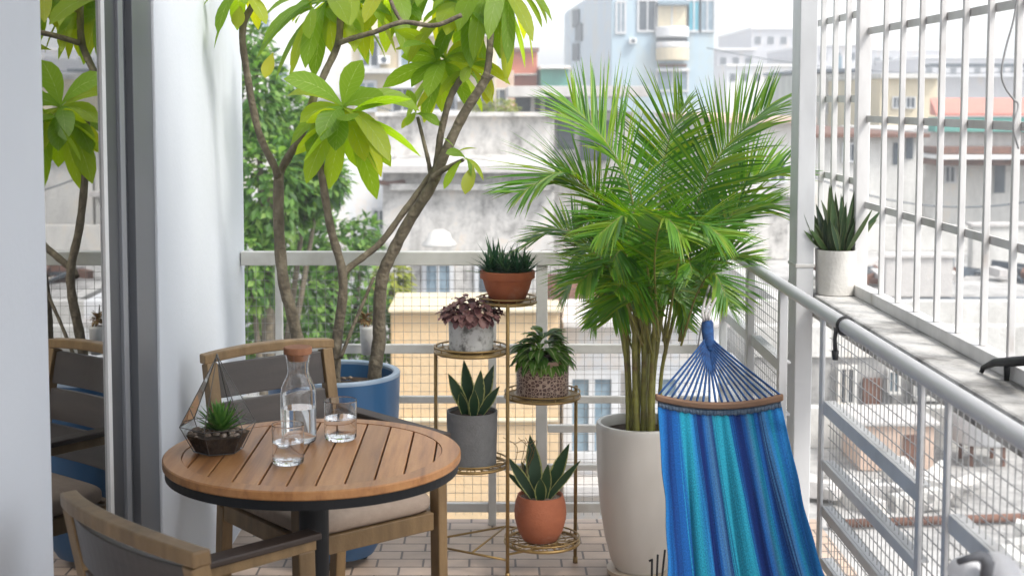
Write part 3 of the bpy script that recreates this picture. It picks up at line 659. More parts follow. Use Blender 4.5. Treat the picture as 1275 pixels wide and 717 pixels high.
# ------------------------------------------------------------------ plants: helpers
def pot_lathe(prof, mt, parent, wall=.006, n=48, wob=0, smooth=True):
    """outer profile from foot to rim, then an inner wall down to the soil"""
    rt, zt = prof[-1]
    inner = [(rt - wall, zt - .0005), (rt - wall * 1.1, zt - .03), (.002, zt - .032)]
    m = MB(); m.lathe(prof + inner, n=n, wob=wob); return m.build('pot', mt, parent, smooth=smooth, bevel=0, sharp=45)
def soil_disc(r, z, parent, mt='soil'):
    m = MB()
    def fn(a, b):
        th = 2 * math.pi * a; rr = r * b
        return V((rr * math.cos(th), rr * math.sin(th), z + .004 * math.sin(th * 3 + b * 9) * b * (1 - b) * 4))
    m.grid(fn, 32, 8); return m.build('soil', mt, parent, smooth=True)
def rosette(m, c, axis, n, L, W, e0=10, e1=70, droop=.8, jit=.34, prof=None, fold=.12, seg=7, mi=0, ripple=0):
    axis = V(axis).normalized(); x = axis.orthogonal().normalized(); y = axis.cross(x)
    for k in range(n):
        a = k * 2.39996 + rnd(-.25, .25); el = R(e0 + (e1 - e0) * k / max(1, n - 1) + rnd(-8, 8))
        d = (x * math.cos(a) + y * math.sin(a)) * math.cos(el) + axis * math.sin(el)
        l = L * (1 + rnd(-jit, jit)); m.leaf(V(c) + axis * (.02 * k / n), d, l, W * rnd(.85, 1.12), axis, droop=droop * rnd(.7, 1.3), fold=fold, seg=seg, prof=prof, mi=mi, ripple=ripple)
obov = lambda t: max(.10 if t < .1 else .03, (math.sin(math.pi * min(1, t ** 1.45)) ** .72)) if t < .98 else .05
spear = lambda t: (.55 + .45 * math.sin(math.pi * min(1, t * 1.3) * .5 + 0) ) * (1 - max(0, (t - .45) / .55) ** 1.7)

# ------------------------------------------------------------------ plumeria in the blue pot
bx = at(416, 462, 4.83)
pl = thing('potted_tree', 'bare branched frangipani tree in a large blue pot beside the railing', 'potted tree', (bx.x, 4.83, 0))
B = V((bx.x, 4.83, 0))
zr = at(416, 462, 4.83).z
m = MB(); m.lathe([(.10, .03), (.135, .036), (.165, .09), (.195, .2), (.214, .36), (.224, .54), (.2275, zr - .012)] , n=64, close1=False); 
m.lathe([(.2035, zr - .013), (.2005, zr - .06), (.002, zr - .062)], n=64, close0=False)
m.build('pot', 'blue_pot', pl, smooth=True, sharp=40)
m = MB(); m.lathe([(.2275, zr - .012), (.2285, zr - .004), (.226, zr), (.208, zr), (.2035, zr - .004), (.2035, zr - .013)], n=64, close0=False, close1=False); m.build('pot_rim', 'blue_pot_rim', pl, smooth=True, sharp=40)
for a in (20, 140, 260):
    m = MB(); x, y = .095 * math.cos(R(a)), .095 * math.sin(R(a)); m.lathe([(.018, 0), (.022, .032)], (x, y, 0), 14); m.build('foot', 'black_metal', pl)
soil_disc(.203, zr - .058, pl)
m = MB()
for k in range(60):
    a = rnd(0, 6.28); r = .18 * math.sqrt(rnd(0, 1)); s = rnd(.004, .009)
    m.lathe([(s * .4, -s * .4), (s, 0), (s * .7, s * .5), (s * .2, s * .7)], (r * math.cos(a), r * math.sin(a), zr - .056), 7)
m.build('gravel', 'pebbles', pl, smooth=True)['kind'] = 'stuff'
PX = 4.83 / F
def limb(pts, r0, r1, y0=0, y1=0, knob=0):
    """branch through (u, v[, dy]) points of the picture plane at the tree's distance; radii in metres"""
    n = len(pts); P3 = []
    for i, p in enumerate(pts):
        t = i / (n - 1); dy = p[2] if len(p) > 2 else y0 + (y1 - y0) * t
        P3.append(at(p[0], p[1], 4.83 + dy) - B)
    c = curve(P3, 6); rad = []
    for i in range(len(c)):
        t = i / (len(c) - 1); rad.append(.88 * (r0 + (r1 - r0) * t) * (1 + .05 * math.sin(i * 1.9) + rnd(-.03, .03)))
    if knob: rad[-1] *= 1.35; rad[-2] *= 1.25
    m = MB(); m.tube(c, rad, 10); return m.build('trunk' if r0 > .016 else 'branch', 'bark', pl, smooth=True)
limb([(398, 486), (376, 440), (362, 385), (352.5, 347), (347, 280), (347, 214)], .026, .0205, -.02, -.05)
limb([(347, 222), (342, 208), (322, 164), (308, 94), (302, 37), (318, 0), (330, -30)], .0155, .012, -.05, -.2)
limb([(347, 224), (352, 208), (377, 164), (390, 124), (405, 90), (421, 54), (424, 15), (425, -20)], .0165, .013, -.05, .05)
limb([(421, 54), (445, 46), (467, 40), (501, 28), (541, 32), (575, 19)], .0115, .009, .0, -.06)
limb([(501, 29), (490, 10), (482, -12)], .008, .007, -.03, .0)
limb([(423, 40), (432, 18), (440, -10)], .010, .009, .03, .1)
limb([(417, 482), (418, 440), (422, 405), (427, 365), (425, 332), (412, 285), (402, 227), (397, 187), (394, 150)], .022, .0125, -.06, -.14)
limb([(425, 345), (434, 334), (455, 318), (476, 300), (504, 262), (530, 227), (546, 203)], .014, .0125, -.06, .04)
limb([(466, 484), (467, 460), (472, 423), (472, 395), (476, 345), (490, 312), (512, 271), (537, 232), (552, 196), (575, 147), (598, 110), (609, 92)], .0285, .0165, .0, -.02, 1)
limb([(603, 98), (607, 88), (610, 60), (611, 30), (611, -20)], .0145, .012, -.02, 0)
limb([(541, 222), (546, 190), (549, 166), (560, 124), (572, 101), (583, 88)], .0145, .0125, .02, .04, 1)
limb([(537, 226), (534, 204), (527, 174), (520, 146)], .0095, .0065, .03, .06)
limb([(538, 222), (552, 212), (567, 204), (577, 199)], .0125, .007, -.03, -.08)
limb([(424, 446), (440, 405), (451, 380), (460, 358), (466, 345)], .0075, .006, -.10, -.08)
# leaves
m = MB()
def ros(u, v, dy, axis, n, L, W, **k): rosette(m, at(u, v, 4.83 + dy) - B, axis, n, L * 1.13, W * 1.02, prof=obov, **k)
ros(427, 138, -.12, (.1, -.65, .65), 20, .20, .070, e0=-35, e1=50, droop=1.15)
ros(430, 146, -.14, (.25, -.6, -.6), 10, .20, .066, e0=-5, e1=30, droop=.9)
ros(408, 6, .14, (-.3, -.4, .9), 20, .23, .066, e0=-45, e1=40, droop=1.2)
ros(392, 14, .10, (-.5, -.5, .5), 9, .22, .064, e0=-25, e1=25, droop=1.0)
ros(440, -10, .18, (.2, -.3, .9), 16, .22, .062, e0=-45, e1=30, droop=1.3)
ros(482, -8, .14, (.1, -.4, .9), 16, .2, .06, e0=-45, e1=30, droop=1.2)
ros(555, 78, .14, (-.1, -.45, .85), 18, .185, .062, e0=-40, e1=55, droop=1.0)
ros(552, 80, .13, (-.2, -.9, .1), 8, .17, .056, e0=-10, e1=30, droop=.9)
ros(577, 14, .12, (.1, -.4, .9), 18, .20, .06, e0=-45, e1=35, droop=1.3)
ros(612, -18, .14, (.15, -.4, .9), 20, .23, .064, e0=-50, e1=30, droop=1.5)
ros(632, -18, .1, (.5, -.3, .7), 14, .23, .062, e0=-50, e1=20, droop=1.6)
ros(545, -20, .2, (0, -.3, .9), 14, .22, .06, e0=-50, e1=20, droop=1.4)
ros(300, -12, -.2, (-.2, -.4, .9), 8, .15, .05, e0=-45, e1=30, droop=1.3)
ros(519, 143, .06, (-.2, -.6, .6), 6, .10, .034, e0=-20, e1=50, droop=.8)
ros(585, 86, .05, (.3, -.5, .7), 6, .10, .04, e0=-35, e1=30, droop=1.2)
ros(577, 198, -.08, (.5, -.5, .3), 4, .085, .03, e0=-30, e1=30, droop=1.2)
ros(568, 190, -.06, (.0, -.3, .9), 2, .07, .02, e0=20, e1=60, droop=.6)
m.build('foliage', 'plumeria_leaf', pl, smooth=True)
m = MB()
for u, v, dy in ((340, 66, .08), (590, 205, -.1), (299, 8, -.2), (610, 92, .08)):
    m.leaf(at(u, v, 4.83 + dy) - B, (rnd(-.4, .4), -.5, -.5), rnd(.09, .13), .045, (0, -.8, .5), droop=.5, seg=7, prof=obov)
m.build('yellowed_leaves', 'yellowed_leaf', pl, smooth=True)

# little planter behind the trunk
pg = thing('railing_planter', 'small pale grey planter with a withered plant hooked on the far railing', 'planter', at(457, 441, 5.17))
b0 = V(pg.location); s = 5.17 / F
m = MB(); m.lathe([(7 * s, 0), (9 * s, 32 * s), (9.4 * s, 36 * s), (8.4 * s, 36 * s), (.002, 33 * s)], n=28); m.build('pot', 'rail_grey', pg, smooth=True)
m = MB()
for k in range(90):
    a = rnd(0, 6.28); el = rnd(-.5, 1.3); d = V((math.cos(a) * math.cos(el), math.sin(a) * math.cos(el), math.sin(el)))
    m.leaf(V((-3 * s, 0, 44 * s)) + d * rnd(.0, .018), d, rnd(.015, .035), .010, droop=1.0, seg=4)
m.build('foliage', 'dry_leaf', pg, smooth=True)
m = MB(); m.tube([(0, .02, 34 * s), (0, .05, 60 * s), (0, .06, 40 * s)], .002, 6); m.build('hook', 'wire_dark', pg)

# ------------------------------------------------------------------ gold plant stand
L0, L1, L2 = V((-.193, 4.755, 0)), V((.051, 4.635, 0)), V((.288, 4.806, 0))
ps = thing('plant_stand', 'tall brass wire plant stand with five round shelves on three legs', 'plant stand', L1)
def leg(p, ztop):
    q = p - L1; m = MB(); m.tube([q, q + V((0, 0, ztop))], .0062, 12); o = m.build('leg', 'gold', ps, smooth=True)
    m = MB(); m.tube([q, q + V((0, 0, .022))], .0085, 12); m.build('foot_cap', 'gold', o, smooth=True)
zA = at(587, 437, 4.70).z; zB = at(600, 577, 4.70).z; zC = at(632, 376, 4.73).z; zD = at(675, 492, 4.73).z; zE = at(675, 672, 4.73).z
leg(L0, zA + .012); leg(L1, zC + .006); leg(L2, zD + .018)
cA = (L0 + L1) / 2 - L1; cD = (L1 + L2) / 2 - L1; rA = .121; rD = .126; cC = V((0, .099, 0)); rC = .095
def shelf(c, r, z, lattice):
    c = V((c.x, c.y, z)); m = MB(); m.ring(c, r, .0055, 56, 8)
    m.ring(c + V((0, 0, .017)), r + .001, .003, 56, 6)
    for k in range(10):
        a = 2 * math.pi * k / 10; m.tube([c + V((r * math.cos(a), r * math.sin(a), 0)), c + V((r * math.cos(a), r * math.sin(a), .017))], .002, 5)
    if lattice:
        for k in range(7):
            q = .014 * k + .01
        for k in range(8):
            a = math.pi * k / 8; m.bar(c + V((r * math.cos(a), r * math.sin(a), 0)), c - V((r * math.cos(a), r * math.sin(a), 0)), .004, .003)
        for rr in (.3, .55, .8):
            for k in range(12):
                a = 2 * math.pi * (k + (.5 if rr == .55 else 0)) / 12; m.ring(c + V((r * rr * math.cos(a), r * rr * math.sin(a), .0001 * k)), r * .12, .0018, 12, 5)
    else:
        m.lathe([(r - .004, -.003), (r - .004, .002)], c, 48)
    m.build('shelf', 'gold', ps, smooth=True)
shelf(cA, rA, zA, False); shelf(cA, rA, zB, True); shelf(cC, rC, zC, False); shelf(cD, rD, zD, False); shelf(cD, rD, zE, True)
m = MB()
l0, l2 = L0 - L1, L2 - L1
for a, b, z in ((l0, V((0, 0, 0)), .075), (V((0, 0, 0)), l2, .085)):
    m.tube([a + V((0, 0, z)), b + V((0, 0, z - .01))], .0042, 8)
m.tube([l0 + V((0, 0, .10)), (l0 + l2) / 2 + V((0, .12, .1)), l2 + V((0, 0, .10))], .0038, 8)
m.tube([l0 * .5 + V((0, .0, .07)), (l0 + l2) / 2 + V((0, .12, .1))], .0034, 8)
m.build('brace', 'gold', ps, smooth=True)

# ------------------------------------------------------------------ pots on the stand
def potted(label, c, z, mt, prof, wall=.005, soilm='soil', **k):
    t = thing('potted_plant', label, 'potted plant', (L1.x + c.x, L1.y + c.y, z), 0, 'potted plants on the brass stand')
    pot_lathe(prof, mt, t, wall, **k); soil_disc(prof[-1][0] - wall, prof[-1][1] - .012, t, soilm); return t
S = 4.71 / F
# terracotta bowl with haworthia on the top shelf
t = potted('wide terracotta bowl of spiky dark green aloe on the highest shelf', cC, zC + .003, 'terracotta_bowl', [(20 * S, 0), (22 * S, .003), (28 * S, 16 * S), (31.5 * S, 29 * S), (34.5 * S, 29.5 * S), (34.8 * S, 38 * S), (33.8 * S, 39 * S)])
m = MB(); tap = lambda t: (1 - t) ** .7 * (.75 + .25 * math.sin(min(1, t * 3) * 1.57))
for x, y, n, L in ((-.042, 0, 36, .095), (.022, .01, 30, .08), (.062, -.01, 26, .065), (-.005, -.03, 26, .075), (.05, .035, 22, .065), (-.065, -.015, 20, .07), (.035, -.04, 24, .06), (-.02, .04, 22, .08)):
    rosette(m, (x, y, 38 * S - .008), (rnd(-.1, .1), rnd(-.2, 0), 1), n, L, .0125, 8, 78, droop=-.12, prof=tap, fold=.5, seg=4)
m.build('foliage', 'haworthia_leaf', t, smooth=True)
# purple leaved plant
t = potted('mottled grey and white pot with a bushy plum coloured plant', cA + V((.0, 0, 0)), zA + .006, 'mottled_pot', [(25 * S, 0), (27.5 * S, .004), (28.5 * S, 38 * S), (28.2 * S, 40 * S)])
m = MB(); m.lathe([(28 * S, -.003), (33 * S, .001), (34 * S, .008), (32 * S, .008), (29 * S, .003)], n=40, close1=False); m.build('saucer', 'gold', t, smooth=True, sharp=40)
m = MB(); ov = lambda t: math.sin(math.pi * min(1, (t * .95 + .05))) ** .7
for k in range(150):
    a = rnd(0, 6.28); r = .075 * math.sqrt(rnd(0, 1)); h = 40 * S + .075 * (1 - (r / .08) ** 2) * rnd(.3, 1) + .005
    rr = r * 1.05; d = V((math.cos(a), math.sin(a), rnd(-.5, .7)))
    m.leaf((rr * math.cos(a) * 1.1, rr * math.sin(a) * 1.1, h), d, rnd(.028, .05), rnd(.02, .032), V((0, 0, 1)) + d * .5, droop=rnd(.5, 1.3), fold=.25, seg=5, prof=ov, ripple=.25)
for k in range(26):
    a = rnd(3.4, 6.0); m.leaf((.07 * math.cos(a), .07 * math.sin(a), 42 * S + rnd(0, .02)), (math.cos(a), math.sin(a), -.3), rnd(.035, .05), .028, (0, 0, 1), droop=1.2, fold=.25, seg=5, prof=ov, ripple=.25)
m.build('foliage', 'purple_leaf', t, smooth=True)
# snake plants
def snake(t, z, specs, mt='snake_leaf', W=.036):
    m = MB()
    for dx, dy, lean, leany, L, w in specs:
        d = V((lean, leany, 1)); m.leaf((dx, dy, z - .02), d, L, w, V((rnd(-.3, .3), -1, .15)), droop=-.12 + rnd(-.1, .1), bend=V((-lean, 0, .6)), fold=.22, seg=9, prof=spear)
    return m.build('foliage', mt, t, smooth=True)
t = potted('plain grey cylinder pot with a young snake plant on the lower shelf', cA + V((.003, 0, 0)), zB + .004, 'grey_pot', [(29 * S, 0), (30.5 * S, .003), (32 * S, 65 * S), (32 * S, 67 * S)])
snake(t, 67 * S, [(-.012, 0, -.42, -.1, .165, .046), (.0, .012, -.14, .1, .19, .050), (.012, -.006, .10, -.1, .165, .048), (.016, .012, .30, .05, .18, .048), (.022, -.012, .55, -.1, .13, .036), (-.02, -.012, -.2, -.3, .10, .038), (.005, -.018, .03, -.35, .11, .040)])
# patterned pot
t = potted('brown pot with cream scroll pattern and a bushy variegated plant', cD, zD + .004, 'pattern_pot', [(31 * S, .004), (33 * S, .005), (33.2 * S, 44 * S), (33 * S, 47 * S)])
m = MB(); m.lathe([(30 * S, -.004), (33 * S, -.002), (36 * S, .006), (34.5 * S, .0065), (31 * S, .0036)], n=40, close1=False); m.build('saucer', 'cream_saucer', t, smooth=True, sharp=40)
m = MB(); ho = lambda t: math.sin(math.pi * min(1, t * .97 + .03) ** .85) ** .85
for k in range(150):
    a = rnd(0, 6.28); q = rnd(0, 1); r = .065 * math.sqrt(q); h = 46 * S + .10 * (1 - q) * rnd(.5, 1)
    d = V((math.cos(a), math.sin(a), .75 - 1.1 * q)); m.leaf((r * math.cos(a), r * math.sin(a), h), d, rnd(.05, .078), rnd(.027, .038), V((0, 0, 1)) + d * .3, droop=rnd(.5, 1.2), fold=.25, seg=6, prof=ho)
m.build('foliage', 'hosta_leaf', t, smooth=True)
# round terracotta
t = potted('round terracotta pot with a snake plant on the lowest shelf', cD + V((-.006, 0, 0)), zE + .004, 'terracotta_round', [(19 * S, 0), (22 * S, .004), (28.5 * S, 13 * S), (32.5 * S, 28 * S), (33.2 * S, 38 * S), (32 * S, 49 * S), (29.8 * S, 56 * S), (29 * S, 59 * S)], soilm='pebbles')
snake(t, 58 * S, [(-.008, .006, -.12, .1, .225, .060), (.018, .0, .36, .0, .215, .052), (.01, -.012, .10, -.15, .14, .044), (-.015, -.012, -.55, -.1, .19, .040), (.015, -.012, .72, -.05, .19, .032), (-.012, .012, -.38, .15, .14, .040), (.0, -.02, -.02, -.35, .10, .046), (-.014, 0, -.85, 0, .15, .026)])
m = MB()
for k in range(7):
    x = rnd(-.03, .02); m.tube(curve([(-.05 + x * .3, .0, 55 * S), (-.06 + x, .01, 60 * S + .08), (-.04 + x * 1.5, .01, 60 * S + rnd(.12, .19)), (-.075 + x * 2, .0, 60 * S + rnd(.13, .2))], 5), .0011, 5)
m.build('dry_stems', 'dry_leaf', t, smooth=True)

# ------------------------------------------------------------------ palm in the white pot
pb = at_z(799, 694, 0.0); PY = 4.70
pm = thing('potted_palm', 'tall areca palm in a glazed white pot behind the blue hammock', 'potted palm', (at(799, 520, PY).x, PY, 0))
B = V(pm.location)
zr = at(799, 525, PY).z; s = PY / F
m = MB(); m.lathe([(30 * s, .022), (33 * s, .022), (38 * s, .05), (46 * s, .13), (52.5 * s, .24), (56 * s, .36), (57.5 * s, zr - .02), (57 * s, zr - .004), (56 * s, zr), (52 * s, zr), (51 * s, zr - .006), (49.5 * s, zr - .05), (.002, zr - .052)], n=64); m.build('pot', 'white_pot', pm, smooth=True, sharp=40)
m = MB(); m.lathe([(38 * s, 0), (42 * s, .003), (43 * s, .02), (41 * s, .021), (.002, .0205)], n=48); m.build('saucer', 'cream_saucer', pm, smooth=True, sharp=40)
soil_disc(50 * s, zr - .035, pm)
canes = []
for k in range(15):
    a = k * 2.4; r = .062 * math.sqrt((k + .5) / 15)
    x, y = r * math.cos(a), r * math.sin(a); h = rnd(.38, .62)
    pts = curve([(x, y, zr - .05), (x * 1.15 + rnd(-.01, .01), y * 1.15, zr + .18), (x * 1.9 + rnd(-.015, .015), y * 1.5, zr + h)], 8)
    rr = rnd(.006, .0115); m = MB(); m.tube(pts, [rr * (1.12 if i % 5 == 0 else 1) * (1 - .25 * i / len(pts)) for i in range(len(pts))], 9); m.build('cane', 'cane', pm, smooth=True); canes.append(pts[-1])
fr_specs = [
    ([(800, 410, 0), (788, 255, -.05), (760, 172, -.08), (714, 118, -.05)], .25, 44),
    ([(845, 410, 0), (868, 255, 0), (902, 172, 0), (958, 118, -.02)], .24, 44),
    ([(820, 400, .1), (822, 250, .15), (832, 165, .15), (852, 118, .12)], .20, 34),
    ([(790, 410, 0), (757, 275, -.1), (706, 216, -.18), (648, 240, -.25)], .185, 40),
    ([(850, 410, 0), (888, 290, 0), (926, 228, 0), (972, 196, .02)], .19, 38),
    ([(785, 415, 0), (742, 318, .0), (702, 286, .05), (660, 302, .1)], .15, 30),
    ([(785, 425, .1), (752, 350, .12), (724, 335, .15), (704, 366, .18)], .12, 26),
    ([(788, 435, .1), (766, 385, .12), (750, 374, .14), (738, 402, .16)], .10, 20),
    ([(790, 420, -.05), (765, 330, -.08), (742, 306, -.1), (722, 316, -.1)], .13, 26),
    ([(850, 415, -.05), (880, 345, -.08), (908, 318, -.1), (934, 326, -.1)], .13, 28),
    ([(848, 425, .0), (872, 375, .0), (892, 362, .02), (910, 384, .04)], .11, 22),
    ([(815, 420, -.2), (802, 305, -.3), (782, 268, -.4), (745, 292, -.45)], .16, 32),
    ([(830, 420, -.2), (848, 312, -.3), (868, 278, -.4), (903, 296, -.45)], .16, 32),
    ([(820, 420, -.2), (815, 325, -.35), (826, 272, -.45), (852, 296, -.5)], .14, 28),
    ([(800, 415, -.05), (770, 300, -.1), (735, 240, -.1), (700, 222, -.1)], .18, 34),
    ([(845, 415, -.05), (880, 315, -.1), (915, 265, -.1), (955, 258, -.1)], .18, 34),
    ([(800, 430, -.15), (772, 360, -.25), (750, 330, -.3), (722, 352, -.35)], .15, 28),
    ([(848, 430, -.15), (868, 365, -.25), (888, 340, -.3), (905, 372, -.35)], .14, 26),
]
for k in range(13):
    u0 = rnd(795, 850); sgn = -1 if u0 < 822 else 1; du = rnd(5, 62); dy = rnd(-.3, .25); vt = rnd(255, 370)
    fr_specs.append(([(u0, 425, dy * .3), (u0 + sgn * du * .3, (425 + vt) / 2 + rnd(-20, 10), dy * .6), (u0 + sgn * du * .65, vt, dy), (u0 + sgn * du, vt + rnd(0, 35), dy * 1.25)], rnd(.13, .18), 26))
for k in range(8):
    u0 = rnd(795, 850); sgn = -1 if k % 2 else 1; du = rnd(20, 70); dy = rnd(-.32, .1); vt = rnd(310, 375)
    fr_specs.append(([(u0, 440, dy * .2), (u0 + sgn * du * .25, (430 + vt) / 2 - 10, dy * .5), (u0 + sgn * du * .65, vt, dy), (u0 + sgn * du, vt + rnd(10, 45), dy * 1.25)], rnd(.08, .12), 22))
needle = lambda t: min(1, .45 + t * 2.5) * (1 - max(0, (t - .35) / .65) ** 1.5)
for pts, L, n in fr_specs:
    P3 = [at(u, v + (14 if v < 200 else 0), PY + dy) - B for u, v, dy in pts]; c = curve(P3, 14)
    fm = MB(); fm.tube(c, [.0042 * (1 - .75 * i / len(c)) for i in range(len(c))], 6, mi=1)
    i0 = int(len(c) * .30); up = V((0, -.35, .9))
    n = int(n * 1.35)
    for k in range(n):
        t = k / (n - 1); fi = i0 + (len(c) - 1 - i0) * t; i = min(int(fi), len(c) - 2); fr_ = fi - i
        p = c[i].lerp(c[i + 1], fr_); d = (c[i + 1] - c[i]).normalized()
        sd = d.cross(up).normalized(); upn = sd.cross(d).normalized()
        ll = L * (.55 + .75 * math.sin(math.pi * min(1, .12 + t * .72))) * (1 if t < .7 else 1 - (t - .7) * 1.1)
        for sg in (-1, 1):
            dd = (d * (.55 + .55 * t) + sd * sg * (1.0 - .25 * t) + upn * rnd(.15, .45)).normalized()
            fm.leaf(p, dd, ll * rnd(.88, 1.08), .0088 * rnd(.8, 1.2), upn, droop=rnd(.1, .42), fold=.3, seg=5, prof=needle)
    fm.build('frond', ['palm_leaf', 'cane'], pm, smooth=True)
m = MB()
for k in range(7):
    a = at(rnd(690, 720), rnd(300, 345), PY - .1) - B; m.leaf(a, (-.4, -.2, .5), .09, .012, droop=1.2, seg=5, prof=needle)
m.build('withered_tips', 'dry_leaf', pm, smooth=True)

# ------------------------------------------------------------------ hammock
YH = 3.75
hk = thing('hammock', 'blue striped cloth hammock with wooden spreader bar and fanned cords', 'hammock', at(895, 495, YH))
B = V(hk.location)
HL, HRt = at(816, 494, YH) - B, at(975, 494, YH) - B
def barp(s): 
    p = HL.lerp(HRt, s); return p + V((0, 0, -.024 * (1 - (2 * s - 1) ** 2)))
m = MB(); pts = [barp(k / 20) for k in range(21)]
for a, b in zip(pts, pts[1:]): pass
n = 20; vs = []; fs = []
for p in pts:
    for dy, dz in ((-.010, -.009), (.010, -.009), (.010, .009), (-.010, .009)): vs.append(p + V((0, dy, dz)))
for i in range(n):
    for k in range(4): fs.append((i * 4 + k, i * 4 + (k + 1) % 4, (i + 1) * 4 + (k + 1) % 4, (i + 1) * 4 + k))
fs += [(3, 2, 1, 0), tuple(n * 4 + k for k in range(4))]
m.add(vs, fs); m.build('spreader_bar', 'bar_wood', hk, bevel=.004)
apex = at(881, 412, 3.98) - B; neck = at(884, 448, 3.93) - B
nC = 20
for k in range(nC):
    s = (k + .5) / nC; p = barp(s) + V((0, .002, .008)); q = neck.lerp(apex, .05 + .75 * abs(2 * s - 1)) + V(((s - .5) * .016, -.004 * math.cos(s * 3.1), 0))
    mid_ = p.lerp(q, .55) + V((0, 0, -.004))
    m = MB(); m.tube(curve([p, mid_, q, apex + V(((s - .5) * .012, 0, .01))], 4), .0033, 6); m.build('cord', 'cord_blue', hk, smooth=True)
m = MB(); tp = at(881, 402, 3.99) - B
m.tube([neck.lerp(apex, .3), neck.lerp(apex, .6), apex, tp, tp + V((0, .004, .006))], [.010, .0155, .0175, .0165, .012], 14); m.build('clew_wrap', 'cord_blue', hk, smooth=True)
for du, e1 in ((-7, (-.012, 0)), (-1, (0, .0)), (5, (.012, 0))):
    m = MB(); a = tp + V((du * .0009, 0, -.004)); m.tube(curve([a, a + V((du * .0007, .02, .03)), a.lerp(V((XP - .03, 5.12, 1.02)) - B, .35) + V((e1[0], 0, .01)), a.lerp(V((XP - .03, 5.12, 1.02)) - B, .7) + V((e1[0] * .4, 0, 0)), V((XP - .03, 5.13, 1.0 + du * .002)) - B], 6), .0042, 7); m.build('hanging_rope', 'rope_white', hk, smooth=True)
m = MB(); m.tube([at(866, 450, 3.96) - B, at(872, 412, 4.0) - B, at(877, 392, 4.03) - B], .002, 6); m.build('tie_string', 'rope_white', hk, smooth=True)
# cloth: from the bar forward and down, sagging towards the camera
def cloth_c(t):   # left edge, right edge
    y = YH - .01 - 2.0 * t
    z = at(895, 507, YH).z - .275 * t * 1.15 - .10 * math.sin(math.pi * min(1, t)) + .10 * t * t
    return y, z
TL, TRt = at(819, 505, YH), at(973, 505, YH)
BL, BR = at(830, 717, 3.04), at(1027, 717, 3.04)
def cloth(a, b):
    t = b
    y = YH - .004 - 1.9 * t
    k = (YH - y) / (YH - 3.04)
    xl = TL.x + (BL.x - TL.x) * min(k, 1.6); xr = TRt.x + (BR.x - TRt.x) * min(k, 1.6)
    z0 = TL.z; zb = BL.z
    z = z0 + (zb - z0) * (1.38 * k - .38 * k * k) if k < 1.8 else z0 + (zb - z0) * (1.38 * 1.8 - .38 * 3.24) + (k - 1.8) * .02
    w = min(1, k * 1.8)
    ss = a
    ph = a * 2 * math.pi
    fold = w * (.0085 * math.sin(ph * 3.6 + .9 * math.sin(b * 4) + .6) + .005 * math.sin(ph * 6.7 + 2 + b * 4) + .003 * math.sin(ph * 13.1 + b * 9)) + .0012 * math.sin(ph * 17) * (1 - w)
    edge = (.0045 * math.sin(b * 17) + .003 * math.sin(b * 47 + 1)) * abs(2 * a - 1) ** 6 * w
    sag = -.024 * (1 - (2 * a - 1) ** 2) * (1 - .5 * w)
    if k > 0: pinch = .012 * math.sin(a * math.pi * 2) * w
    x = xl + (xr - xl) * ss
    return V((x + edge * (1 if a > .5 else -1) * .5 + .5 * fold * math.cos(ph * 3.6), y + fold * .3, z + sag + fold)) - B
m = MB(); m.grid(cloth, 150, 90); m.build('cloth', 'hammock_cloth', hk, smooth=True, solid=.003)
m = MB(); 
def fr_fn(a, b):
    p = barp(.02 + .96 * a) + V((0, -.003, -.008)); q = cloth(a, 0.0) + V((0, -.002, -.004))
    return p.lerp(q, b) + V((0, -.004 * math.sin(b * 3.14), 0))
for k in range(72):
    a = (k + .5) / 72; m.tube([fr_fn(a, 0), fr_fn(a, .5) + V((.001 * (-1) ** k, 0, 0)), fr_fn(a, 1)], .0014, 5)
m.grid(lambda a, b: fr_fn(a, b) + V((0, .002, 0)), 60, 3)
m.tube([fr_fn(k / 40, .97) for k in range(41)], .003, 6)
m.build('netting_strip', 'netting', hk, smooth=True)

# black wire things beside the hammock foot
bs_ = thing('wire_rack', 'small black wire rack on the floor at the foot of the white palm pot', 'rack', at_z(818, 760, 0))
b0 = V(bs_.location); yk = b0.y
for u, vt, u2 in ((812, 696, 811), (819, 690, 817), (828, 684, 822)):
    m = MB(); m.tube([at(u, vt, yk) - b0, at(u2, 740, yk) - b0, V((at(u2, 740, yk).x - b0.x, 0, 0))], .0034, 8); m.build('upright', 'black_metal', bs_, smooth=True)
m = MB(); m.tube([at(808, 698, yk) - b0, at(813, 696, yk) - b0], .0036, 8); m.tube([at(811, 735, yk) - b0, at(824, 735, yk) - b0], .003, 8); m.build('cross_wire', 'black_metal', bs_, smooth=True)
m = MB(); m.ring((0, 0, .004), .04, .003, 28, 6); m.build('base_ring', 'black_metal', bs_, smooth=True)

# ------------------------------------------------------------------ white pot with snake plant on the ledge
pc = at_z(1039, 367, 1.0)
t = thing('potted_plant', 'white pot of dense upright snake plant standing on the concrete ledge', 'potted plant', (pc.x + .008, pc.y + .015, 1.0), 0)
s = pc.y / F
pot_lathe([(23 * s, 0), (25 * s, .003), (26.5 * s, 54 * s), (27 * s, 57 * s)], 'ledge_pot', t, .005); soil_disc(26 * s - .005, 55 * s, t)
m = MB()
for k in range(52):
    a = rnd(0, 6.28); r = .046 * math.sqrt(rnd(0, 1)); x, y = r * math.cos(a), r * math.sin(a)
    hgt = rnd(.08, .155) * (1.15 if x > 0 else 1.0); m.leaf((x, y, 53 * s), (x * 8 + rnd(-.3, .3), y * 7, 1), hgt, rnd(.016, .026), (rnd(-.9, .9), -1, .1), droop=-.35 + rnd(-.3, .2), bend=V((-x * 4, 0, .6)), fold=.3, seg=7, prof=spear)
